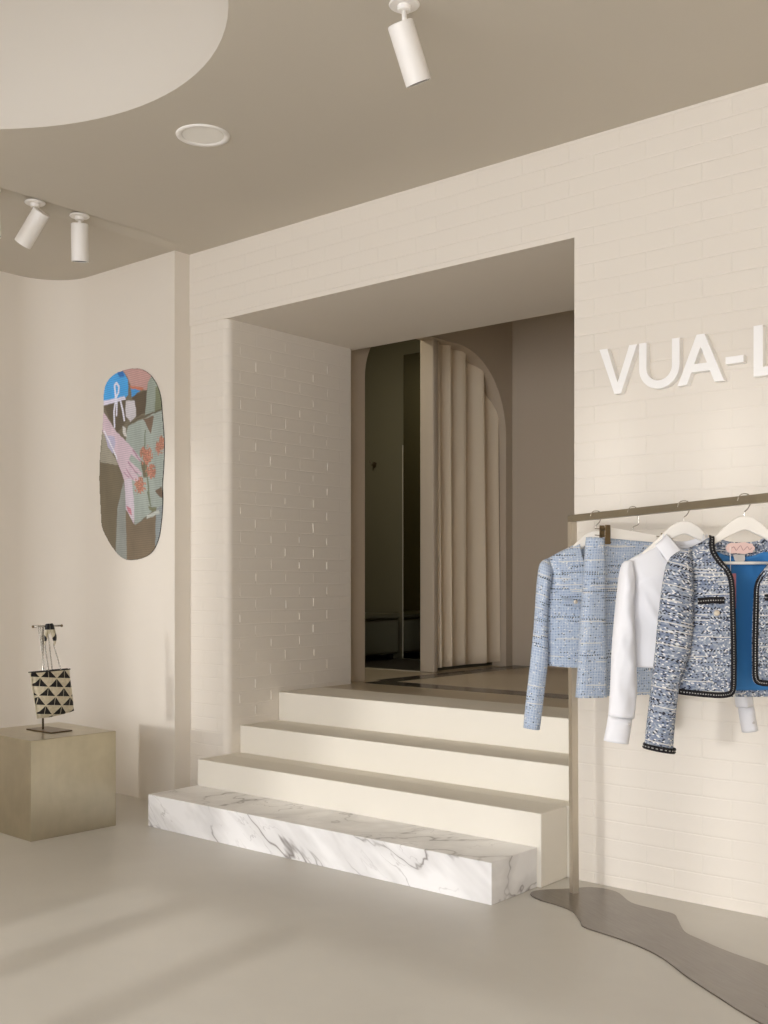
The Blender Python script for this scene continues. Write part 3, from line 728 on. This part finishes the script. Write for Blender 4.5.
def coons(top, bot, left, right, nu, nv):
    T, Bt, Lf, Rt = resample(crom(top), nu), resample(crom(bot), nu), resample(crom(left), nv), resample(crom(right), nv)
    g = []
    for j in range(nv + 1):
        v = j / nv; r = []
        for i in range(nu + 1):
            u = i / nu
            r.append(tuple((1 - v) * T[i][k] + v * Bt[i][k] + (1 - u) * Lf[j][k] + u * Rt[j][k]
                     - ((1 - u) * (1 - v) * T[0][k] + u * (1 - v) * T[-1][k] + (1 - u) * v * Bt[0][k] + u * v * Bt[-1][k]) for k in (0, 1)))
        g.append(r)
    return g
def sheet(name, grid, bfun, mat, parent, thick=.004, off=0, uoff=0.0, flip=False, sub=False):
    """grid of (a, z); bfun(u, v, a, z) = how far it stands towards the viewer"""
    bm = B(); uvl = bm.loops.layers.uv.new('UVMap'); nv, nu = len(grid) - 1, len(grid[0]) - 1; V = []; UV = {}
    for j, row in enumerate(grid):
        r = []
        for i, (a, z) in enumerate(row):
            vt = bm.verts.new((a, -bfun(i / nu, j / nv, a, z), z)); UV[vt] = (a + uoff, z); r.append(vt)
        V.append(r)
    for j in range(nv):
        for i in range(nu):
            q = (V[j][i], V[j + 1][i], V[j + 1][i + 1], V[j][i + 1]); f = bm.faces.new(q[::-1] if flip else q); f.smooth = True
            for lp in f.loops: lp[uvl].uv = UV[lp.vert]
    o = obj(name, bm, mat, parent); md = o.modifiers.new('t', 'SOLIDIFY'); md.thickness = thick; md.offset = off
    return o
def ribbon(name, pts, bfun, w, mat, parent, side=1, thick=.005, lift=.004):
    """flat band along (a, z) points, w wide to one side"""
    pts = resample(pts, max(12, int(sum(math.dist(a, b) for a, b in zip(pts, pts[1:])) / .008)))
    bm = B(); uvl = bm.loops.layers.uv.new('UVMap'); V = []; UV = {}; L = 0
    for i, (a, z) in enumerate(pts):
        p, n = pts[max(0, i - 1)], pts[min(len(pts) - 1, i + 1)]; dx, dz = n[0] - p[0], n[1] - p[1]; k = math.hypot(dx, dz) or 1
        nx, nz = -dz / k * side, dx / k * side
        if i: L += math.dist(pts[i - 1], pts[i])
        r = []
        for s in range(5):
            aa, zz = a + nx * w * s / 4, z + nz * w * s / 4
            vt = bm.verts.new((aa, -(bfun(a, z) + lift + (.0025 if s in (1, 3) else 0)), zz)); UV[vt] = (s / 4, L); r.append(vt)
        V.append(r)
    for i in range(len(V) - 1):
        for s in range(4):
            f = bm.faces.new((V[i][s], V[i][s + 1], V[i + 1][s + 1], V[i + 1][s])); f.smooth = True
            for lp in f.loops: lp[uvl].uv = UV[lp.vert]
    o = obj(name, bm, mat, parent); md = o.modifiers.new('t', 'SOLIDIFY'); md.thickness = thick; md.offset = 0
    return o
def sleeve(name, lp_, rp_, bc, br, mat, parent, wr=.006, seed=0, n=36, m=40, uoff=.7, thick=.004, flare=None):
    """tube between an outer and an inner edge line; bc/br: centre and half depth at top and cuff"""
    Lq, Rq = resample(crom(lp_), m), resample(crom(rp_), m)
    bm = B(); uvl = bm.loops.layers.uv.new('UVMap'); rings = []; UV = {}; Ln = 0
    for j in range(m + 1):
        t = j / m; ca_, cz = (Lq[j][0] + Rq[j][0]) / 2, (Lq[j][1] + Rq[j][1]) / 2
        ha, hz = (Rq[j][0] - Lq[j][0]) / 2, (Rq[j][1] - Lq[j][1]) / 2
        if j: Ln += math.dist(((Lq[j - 1][0] + Rq[j - 1][0]) / 2, (Lq[j - 1][1] + Rq[j - 1][1]) / 2), (ca_, cz))
        b0 = bc[0] + (bc[1] - bc[0]) * t; rb = (br[0] + (br[1] - br[0]) * t) * min(1, .35 + 5 * t)
        r = []
        for k in range(n + 1):
            th = 2 * PI * (k % n) / n; c, s = math.cos(th), math.sin(th)
            w_ = wr * (noise.noise((ca_ * 4 + c * .9, t * 7 + seed, s * .9)) + .6 * noise.noise((c * 1.6, t * 17 + seed, s * 1.6 + 4))) * (1 - abs(c) ** 6)
            if k < n: vt = bm.verts.new((ca_ + ha * c, -(b0 + rb * s + w_ * (1.3 if s > 0 else .6)), cz + hz * c)); UV[(j, k)] = (uoff + k * .20 / n, -Ln)
            else: vt = r[0]; UV[(j, k)] = (uoff + .20, -Ln)
            r.append(vt)
        rings.append(r)
    for j in range(m):
        for k in range(n):
            f = bm.faces.new((rings[j][k], rings[j][k + 1], rings[j + 1][k + 1], rings[j + 1][k])); f.smooth = True
            for lp, key in zip(f.loops, ((j, k), (j, k + 1), (j + 1, k + 1), (j + 1, k))): lp[uvl].uv = UV[key]
    bm.faces.new(rings[0][:n][::-1])
    bmesh.ops.recalc_face_normals(bm, faces=bm.faces[:])
    o = obj(name, bm, mat, parent); md = o.modifiers.new('t', 'SOLIDIFY'); md.thickness = thick; md.offset = -1
    return o
def cuff_band(name, lp_, rp_, bc, rb, mat, parent, h=.016, grow=.004):
    """ring round the cuff end of a sleeve"""
    (la, lz), (ra, rz) = lp_, rp_; bm = B(); uvl = bm.loops.layers.uv.new('UVMap'); n = 40; R_ = []; ca_, cz, ha, hz = (la + ra) / 2, (lz + rz) / 2, (ra - la) / 2 + grow, (rz - lz) / 2
    dn = Vector((-hz, ha)).normalized()
    for s in range(5):
        g = .0025 if s in (1, 3) else 0
        R_.append([bm.verts.new((ca_ + (ha + g) * math.cos(2 * PI * k / n) + dn.x * h * s / 4, -(bc + (rb + grow + g) * math.sin(2 * PI * k / n)), cz + hz * math.cos(2 * PI * k / n) + dn.y * h * s / 4 - .003)) for k in range(n)])
    for s in range(4):
        for k in range(n):
            f = bm.faces.new((R_[s][k], R_[s][(k + 1) % n], R_[s + 1][(k + 1) % n], R_[s + 1][k])); f.smooth = True
            for lp, (a, b) in zip(f.loops, ((s, k), (s, k + 1), (s + 1, k + 1), (s + 1, k))): lp[uvl].uv = (a / 4, b * .0045)
    o = obj(name, bm, mat, parent); md = o.modifiers.new('t', 'SOLIDIFY'); md.thickness = .003; md.offset = 0
    return o
def button(parent, a, b, z, r, mat):
    bm = B(); lathe(bm, [(0, 0), (r, 0), (r, .003), (r * .75, .005), (0, .0042)], 20); xform(bm, Matrix.Translation((a, -b, z)) @ Matrix.Rotation(PI / 2, 4, 'X')); return obj('button', bm, mat, parent, True)
def mir(pts, c=0.0): return [(2 * c - a, z) for a, z in pts]

def torso_depth(D, seed, wr=.006):
    def g(v): return min(1, max(0, v / .22)) ** .7
    def fr(u, v, a, z): return D * g(v) * math.sqrt(max(0, 1 - (1 - u) ** 2.6)) + .003 + wr * noise.noise((a * 9, z * 5, seed)) * g(v) * min(1, u * 4)
    def bk(u, v, a, z): return -.7 * D * g(v) * math.sqrt(max(0, 1 - abs(2 * u - 1) ** 2.6)) - .003 + wr * noise.noise((a * 8, z * 5, seed + 5)) * g(v)
    return fr, bk

GTH = math.radians(45)
# ---- dark tweed jacket, nearest the viewer
loc = Vector((-1.3707, 3.4452, ZR)); c0 = -.008
suit_hanger('clothes_hanger', loc, GTH, 'white wooden hanger holding the dark tweed jacket', -.066, 'white wooden hangers on the rail')
J = thing('tweed_jacket', 'navy and white tweed jacket with black braid trim and blue lining', 'jacket', loc, GTH)
top = [(-.191, -.173), (-.148, -.154), (-.105, -.134)]
left = [(-.191, -.173), (-.178, -.234), (-.176, -.305), (-.180, -.402), (-.195, -.514), (-.218, -.578), (-.239, -.636)]
right = [(-.105, -.134), (-.113, -.174), (-.097, -.209), (-.074, -.241), (-.060, -.283), (-.056, -.369), (-.053, -.497), (-.053, -.606)]
bot = [(-.239, -.636), (-.168, -.643), (-.105, -.647), (-.070, -.642), (-.057, -.628), (-.053, -.606)]
def swing(p):
    """the right-hand front, mirrored, hangs a little towards the left below the neck"""
    a, z = p; t = min(1, max(0, (-.15 - z) / .16)); return (2 * c0 - a - .036 * t * t * (3 - 2 * t), z + .036 * min(1, max(0, (-.25 - z) / .39)))
fr, bk = torso_depth(.052, 3, .008)
def grids(top, bot, left, right, c0, nu=30, nv=44):
    return coons(top, bot, left, right, nu, nv)
gl = coons(top, bot, left, right, 30, 44)
sheet('front_panel', gl, fr, M['tweed_dark'], J)
gr = [[swing(p) for p in row] for row in gl]
sheet('front_panel', gr, fr, M['tweed_dark'], J, flip=True, uoff=.37)
def back_grid(top, left, zneck, bz, c0, nu=44, nv=44, keep=False):
    tp = top[:-1] + [(top[-1][0] + .0, top[-1][1])] + [(c0 + (top[-1][0] - c0) * .5, zneck + .004), (c0, zneck), (c0 - (top[-1][0] - c0) * .5, zneck + .004)] + mir(top[::-1], c0)
    bt = [left[-1], (c0 + (left[-1][0] - c0) * .5, bz), (c0, bz), (c0 - (left[-1][0] - c0) * .5, bz)] + [mir([left[-1]], c0)[0]]
    return coons(tp, bt, left, mir(left, c0), nu, nv)
gb = back_grid(top, left, -.152, -.655, c0)
sheet('back_panel', gb, bk, M['tweed_dark'], J, uoff=1.3)
lin_ = [[(c0 + (a - c0) * .96, z) for a, z in row] for row in gb[4:43]]
sheet('lining', lin_, lambda u, v, a, z: bk(u, .12 + .86 * v, a, z) + .009 + .004 * noise.noise((a * 25, z * 14, 2)) + .0025 * noise.noise((a * 60 + z * 20, z * 45, 6)), M['satin'], J, .002)
def fb(a, z):
    # front stand-off near the front edge
    v = min(1, max(0, (-.134 - z) / .5)); return .052 * (min(1, v / .22) ** .7) + .002
tl = resample(crom(right), 60) + resample(crom(bot[::-1]), 40)[1:]
def fb2(a, z):
    return fb(a, z) if abs(a - c0) < .12 else .052 * math.sqrt(max(0, 1 - (1 - min(1, (.231 - abs(a - c0)) / .2)) ** 2.6)) + .002
ribbon('braid_trim', tl, fb2, .0165, M['trim'], J, -1)
ribbon('braid_trim', [swing(p) for p in tl], fb2, .0165, M['trim'], J, 1)
for sgn in (1, -1):
    pk = [(-.178, -.350), (-.135, -.347), (-.092, -.347)]
    pk = pk if sgn > 0 else [swing(p) for p in pk]
    ribbon('pocket_trim', pk, lambda a, z: .049, .019, M['trim'], J, sgn, lift=.009)
    button(J, -.116 if sgn > 0 else 2 * c0 + .080, .056, -.378, .0095, M['gold'])
slL = [(-.205, -.172), (-.252, -.205), (-.272, -.273), (-.288, -.375), (-.301, -.496), (-.314, -.604), (-.33, -.719), (-.34, -.805)]
slR = [(-.186, -.172), (-.180, -.228), (-.176, -.289), (-.177, -.385), (-.189, -.503), (-.222, -.592), (-.240, -.713), (-.250, -.822)]
sleeve('sleeve', slL, slR, (.006, .026), (.050, .038), M['tweed_dark'], J, .008, 1)
sleeve('sleeve', mir(slR, c0), mir(slL, c0), (.006, .026), (.050, .038), M['tweed_dark'], J, .008, 5)
cuff_band('cuff_trim', slL[-1], slR[-1], .030, .040, M['trim'], J)
cuff_band('cuff_trim', mir([slR[-1]], c0)[0], mir([slL[-1]], c0)[0], .030, .040, M['trim'], J)
# neck label (scalloped, pale pink, with a line of stitching), hang tags
bm = B(); pts = []
for i in range(40):
    a = 2 * PI * i / 40; pts.append((.047 * math.copysign(abs(math.cos(a)) ** .6, math.cos(a)) * (1 + .05 * math.cos(8 * a)) - .016, .018 * math.copysign(abs(math.sin(a)) ** .7, math.sin(a)) * (1 + .08 * math.cos(9 * a)) - .170))
prism(bm, pts, -.004, -.002, 'y'); o = obj('neck_label', bm, M['pinklabel'], J); o['label'] = 'pale pink neck label'
bm = B(); tube(bm, crom([(-.045 + .0075 * i, -.0052, -.170 + .007 * math.sin(i * 2.1) + .002 * math.sin(i * 5)) for i in range(10)], 5), .0011, 5); obj('label_stitching', bm, M['labelthread'], o)
bm = B(); prism(bm, [(-.030 - .005, -.190), (.005, -.190), (.005, -.208), (-.004, -.220), (-.018, -.222), (-.030, -.208)], .008, .0095, 'y'); o = obj('size_tag', bm, M['whitetag'], J)
bm = B(); tube(bm, [(-.050, -.004, -.165), (-.049, -.006, -.245)], .0011, 6); tube(bm, [(-.049, -.006, -.245), (-.056, -.012, -.256)], .0011, 6); obj('tag_string', bm, M['hanger'], J)
bm = B(); bx(bm, -.066, -.034, -.0135, -.012, -.365, -.252, 0); o = obj('price_tag', bm, M['pinktag'], J); o['label'] = 'dusty pink card price tag'

# ---- white shirt
loc = Vector((-1.6508, 3.6032, ZR))
suit_hanger('clothes_hanger', loc, GTH, 'white wooden hanger holding the white shirt', -.066, 'white wooden hangers on the rail', False)
S_ = thing('white_shirt', 'plain white long-sleeved collared shirt hanging between the tweed skirt and jacket', 'shirt', loc, GTH)
top = [(-.205, -.206), (-.158, -.18), (-.094, -.148)]
left = [(-.205, -.206), (-.190, -.272), (-.194, -.342), (-.196, -.429), (-.190, -.517), (-.190, -.576)]
right = [(-.094, -.148), (-.088, -.186), (-.066, -.212), (-.024, -.240), (.004, -.29), (.006, -.412), (.006, -.575)]
bot = [(-.190, -.576), (-.136, -.577), (-.065, -.577), (.006, -.575)]
fr, bk = torso_depth(.045, 11, .009)
def frs(u, v, a, z): return fr(u, v, a, z) + .007 * math.exp(-((a + .19 - .14 * max(0, (-.27 - z)) / .28 * 1.1) / .014) ** 2) * min(1, max(0, (-.24 - z) * 6)) + .006 * math.exp(-((a + .165 - .20 * max(0, (-.24 - z)) / .30) / .02) ** 2) * min(1, max(0, (-.22 - z) * 6))
gl = coons(top, bot, left, right, 40, 50)
sheet('front_panel', gl, frs, M['cotton'], S_, .002)
sheet('front_panel', [[(-a, z) for a, z in row] for row in gl], lambda u, v, a, z: fr(u, v, a, z) - .004 * (u > .9), M['cotton'], S_, .002, flip=True)
sheet('back_panel', back_grid(top, left, -.150, -.58, 0), bk, M['cotton'], S_, .002)
bm = B(); bx(bm, -.008, .012, -.052, -.0495, -.574, -.27, .001, 1); obj('placket', bm, M['cotton'], S_)
for k in range(5): button(S_, .002, .052, -.29 - .062 * k, .0045, M['whitetag'])
slL = [(-.200, -.203), (-.229, -.224), (-.249, -.359), (-.265, -.509), (-.273, -.641), (-.281, -.743)]
slR = [(-.190, -.206), (-.184, -.255), (-.187, -.359), (-.184, -.516), (-.179, -.641), (-.190, -.752)]
cfL = [(-.281, -.738), (-.289, -.785), (-.298, -.828)]; cfR = [(-.196, -.748), (-.203, -.795), (-.211, -.840)]
for k, sg in ((0, 1), (1, -1)):
    f_ = (lambda p: p) if sg > 0 else (lambda p: mir(p, -.012))
    if sg < 0: slL, slR = [(a + .022 * i / 5, z + .034 * i / 5) for i, (a, z) in enumerate(slL)], [(a - .012 * i / 5, z + .034 * i / 5) for i, (a, z) in enumerate(slR)]
    A_, B_ = (slL, slR) if sg > 0 else (f_(slR), f_(slL))
    sleeve('sleeve', A_, B_, (.010, .032), (.050, .034), M['cotton'], S_, .007, 20 + k, thick=.002)
    if sg < 0: cfL, cfR = [(a + .022, z + .034) for a, z in cfL], [(a - .012, z + .034) for a, z in cfR]
    A_, B_ = (cfL, cfR) if sg > 0 else (f_(cfR), f_(cfL))
    cf = sleeve('cuff', A_, B_, (.032, .034), (.034, .034), M['cotton'], S_, .003, 30 + k, m=10, thick=.003)
    button(cf, (-.218 if sg > 0 else .222), .064, -.768, .0055, M['whitetag'])
# folded collar
def collar_leaf(sg):
    P = [(-.108, -.150), (-.066, -.112), (-.026, -.178), (-.070, -.226)]
    g = []
    for j in range(13):
        v = j / 12; r = []
        for i in range(13):
            u = i / 12
            a = (1 - v) * ((1 - u) * P[0][0] + u * P[3][0]) + v * ((1 - u) * P[1][0] + u * P[2][0]); z = (1 - v) * ((1 - u) * P[0][1] + u * P[3][1]) + v * ((1 - u) * P[1][1] + u * P[2][1])
            r.append((sg * a, z))
        g.append(r)
    return g
for sg in (1, -1):
    sheet('collar', collar_leaf(sg), lambda u, v, a, z: .010 + .050 * u ** .8 + .008 * math.sin(PI * v), M['cotton'], S_, .003, flip=sg < 0)
gk = [[(-.08 + .16 * i / 20, -.152 + (.040 - .014 * math.sin(PI * i / 20)) * j / 8 - .010 * math.sin(PI * i / 20)) for i in range(21)] for j in range(9)]
sheet('collar', gk, lambda u, v, a, z: .012 - .042 * math.sin(PI * u) ** .6, M['cotton'], S_, .003)

# ---- light blue tweed skirt on a clip hanger
loc = Vector((-1.9270, 3.7592, ZR)); STH = math.radians(60)
H_ = thing('clip_hanger', 'white clip hanger holding the light blue tweed skirt by its waist', 'hanger', loc, STH)
bm = B(); prism(bm, [(-.100, -.075), (.100, -.101), (.100, -.129), (-.100, -.116)], -.007, .007, 'y', .002); obj('bar', bm, M['hanger'], H_)
bm = B(); tube(bm, crom([(0, 0, -.092), (0, 0, -.080), (.003, 0, -.070), (.022, 0, -.062), (.024, 0, -.050), (.024, 0, -.030), (.021, 0, -.006), (.008, 0, .0055), (-.010, 0, .0045), (-.020, 0, -.006), (-.023, 0, -.016)], 6), .0019, 8); obj('hook', bm, M['chrome'], H_, True)
bm = B()
bm.free()
for z in (-.080, -.104):
    for wp in ([(-.165, 0, z), (-.098, 0, z - .003)], [(.098, 0, z - .024), (.160, 0, z - .030)]):
        bm = B(); tube(bm, wp, .0017, 6); obj('slide_wire', bm, M['bronze'], H_)
for cx, cz in ((-.130, -.103), (.140, -.128)):
    bm = B(); prism(bm, [(cx - .011, cz + .036), (cx + .011, cz + .036), (cx + .012, cz - .036), (cx - .012, cz - .036)], -.034, -.031, 'y', .0008)
    prism(bm, [(cx - .011, cz + .036), (cx + .011, cz + .036), (cx + .012, cz - .036), (cx - .012, cz - .036)], .006, .009, 'y', .0008)
    tube(bm, [(cx, -.033, cz + .022), (cx, .008, cz + .022)], .006, 10); obj('clip', bm, M['bronze'], H_)
K = thing('tweed_skirt', 'light blue tweed mini skirt clipped by its waist beside the matching jacket', 'skirt', loc, STH)
bm = B(); uvl = bm.loops.layers.uv.new('UVMap'); m_ = 44; rows = []; UV = {}
for j in range(m_ + 1):
    v = j / m_; fl = 1 + .0 * v
    la = -.198 - .046 * v ** .8; fa = -.138 + .009 * v; ra = .165 + .035 * v
    zt = lambda a: (-.112 - .07 * max(0, a + .138)) if a > -.138 else -.112 - .16 * (a + .198) * .6
    sec = [(la, .004), (la + .004, .022), (la + .02, .031), ((la + fa) / 2, .035), (fa - .012, .034), (fa, .026), (fa + .004, .010), (fa + .010, .000), (fa + .05, -.003), ((fa + ra) / 2, .002), (ra - .03, .000), (ra, -.008), (ra - .02, -.020), ((fa + ra) / 2, -.024), (fa, -.022), (la + .03, -.018), (la, -.006)]
    pts = resample(crom(sec + [sec[0]], 4), 110); r = []; L = 0
    for i, (a, b) in enumerate(pts[:-1]):
        if i: L += math.dist(pts[i - 1], pts[i])
        z = zt(a) * (1 - v) + (-.708) * v
        bb = b + .007 * v * noise.noise((a * 10, v * 3, 4)) + .004 * noise.noise((a * 22, v * 5, 8))
        vt = bm.verts.new((a, -bb, z)); UV[vt] = (L + .11, z); r.append(vt)
    rows.append(r)
n = len(rows[0])
for j in range(m_):
    for i in range(n):
        f = bm.faces.new((rows[j][i], rows[j + 1][i], rows[j + 1][(i + 1) % n], rows[j][(i + 1) % n])); f.smooth = True
        for lp in f.loops: lp[uvl].uv = UV[lp.vert]
o = obj('body', bm, M['tweed_light'], K); md = o.modifiers.new('t', 'SOLIDIFY'); md.thickness = .003; md.offset = -1

# ---- light blue tweed jacket, furthest along
loc = Vector((-2.1559, 3.8884, ZR))
suit_hanger('clothes_hanger', loc, GTH, 'white wooden hanger inside the light blue tweed jacket', -.074, 'white wooden hangers on the rail', False)
LJ = thing('tweed_jacket', 'light blue collarless cropped tweed jacket hanging nearest the rack post', 'jacket', loc, GTH)
top = [(-.205, -.191), (-.147, -.159), (-.067, -.124)]
left = [(-.205, -.191), (-.178, -.251), (-.200, -.343), (-.209, -.439), (-.203, -.531), (-.200, -.612)]
right = [(-.067, -.124), (-.067, -.154), (-.057, -.207), (-.032, -.263), (-.004, -.351), (-.004, -.617)]
bot = [(-.200, -.612), (-.117, -.619), (-.068, -.620), (-.004, -.617)]
fr, bk = torso_depth(.042, 17, .006)
gl = coons(top, bot, left, right, 30, 44)
sheet('front_panel', gl, fr, M['tweed_light'], LJ)
sheet('front_panel', [[(-a, z) for a, z in row] for row in gl], fr, M['tweed_light'], LJ, flip=True, uoff=.31)
sheet('back_panel', back_grid(top, left, -.140, -.62, 0), bk, M['tweed_light'], LJ, uoff=.9)
slL = [(-.203, -.186), (-.230, -.206), (-.243, -.283), (-.255, -.438), (-.272, -.601), (-.292, -.764), (-.301, -.857)]
slR = [(-.190, -.196), (-.179, -.243), (-.195, -.343), (-.203, -.438), (-.199, -.57), (-.217, -.725), (-.236, -.866)]
sleeve('sleeve', slL, slR, (.004, .026), (.038, .030), M['tweed_light'], LJ, .006, 41)
sleeve('sleeve', mir(slR), mir(slL), (.010, .010), (.040, .030), M['tweed_light'], LJ, .006, 45)
for sg in (1, -1):
    g = [[(sg * (-.152 + .078 * i / 10), -.340 - .001 * i - .030 * j / 6) for i in range(11)] for j in range(7)]
    sheet('pocket_flap', g, lambda u, v, a, z: .057 - .010 * (v < .2), M['tweed_light'], LJ, .004, flip=sg < 0, uoff=.05)
    button(LJ, sg * -.100, .060, -.358, .008, M['gold'])
for k in range(4): button(LJ, .010, .047, -.33 - .075 * k, .008, M['gold'])

# ------------------------------------------------------------------ light
w = bpy.data.worlds.new('daylight'); SC.world = w; w.use_nodes = True
bgn = w.node_tree.nodes['Background']; bgn.inputs[0].default_value = (.96, .968, 1.02, 1); bgn.inputs[1].default_value = 5.9
for a, b, z0, z1 in panes:
    L = bpy.data.lights.new('window_light', 'AREA'); L.shape = 'RECTANGLE'; L.size = b - a; L.size_y = z1 - z0
    L.cycles.is_portal = True
    o = bpy.data.objects.new('window_light', L); COL.objects.link(o); o.location = ((a + b) / 2, YF - .06, (z0 + z1) / 2); o.rotation_euler = (PI / 2, 0, 0)
def sun(name, energy, ang, turn, el, col):
    L = bpy.data.lights.new(name, 'SUN'); L.energy = energy; L.angle = math.radians(ang); L.color = col
    o = bpy.data.objects.new(name, L); COL.objects.link(o); th, el = math.radians(turn), math.radians(el)
    o.rotation_euler = Vector((math.sin(th) * math.cos(el), math.cos(th) * math.cos(el), -math.sin(el))).to_track_quat('-Z', 'Y').to_euler()
sun('facade_glow', .78, 2.8, 4.7, 6.5, (1, .99, .975))      # low light thrown back by the bright street
sun('sun', 1.1, 1.0, -7, 24, (1, .98, .95))
L = bpy.data.lights.new('fitting_room_fill', 'AREA'); L.shape = 'DISK'; L.size = .16; L.energy = 14; L.color = (1, .9, .74)  # unseen fill lamp added to lift the dark fitting room and its mirror
o = bpy.data.objects.new('fitting_room_fill', L); COL.objects.link(o); o.location = (-5.7, 5.75, BZ - .02)
# ------------------------------------------------------------------ camera
cam = bpy.data.cameras.new('camera'); co = bpy.data.objects.new('camera', cam); COL.objects.link(co)
co.location = (0, 0, 1.3); co.rotation_euler = (PI / 2, 0, math.radians(40.04))
cam.sensor_fit = 'VERTICAL'; cam.sensor_height = 36; cam.lens = 1087.27 / 1024 * 36
cam.shift_y = (582.17 - 512) / 1024
cam.clip_start = .05
SC.camera = co
SC.cycles.max_bounces = 14; SC.cycles.diffuse_bounces = 10; SC.cycles.glossy_bounces = 6
SC.cycles.use_denoising = True
SC.view_settings.view_transform = 'Standard'; SC.view_settings.look = 'None'; SC.view_settings.gamma = 1
SC.view_settings.use_curve_mapping = False; SC.view_settings.exposure = -0.07
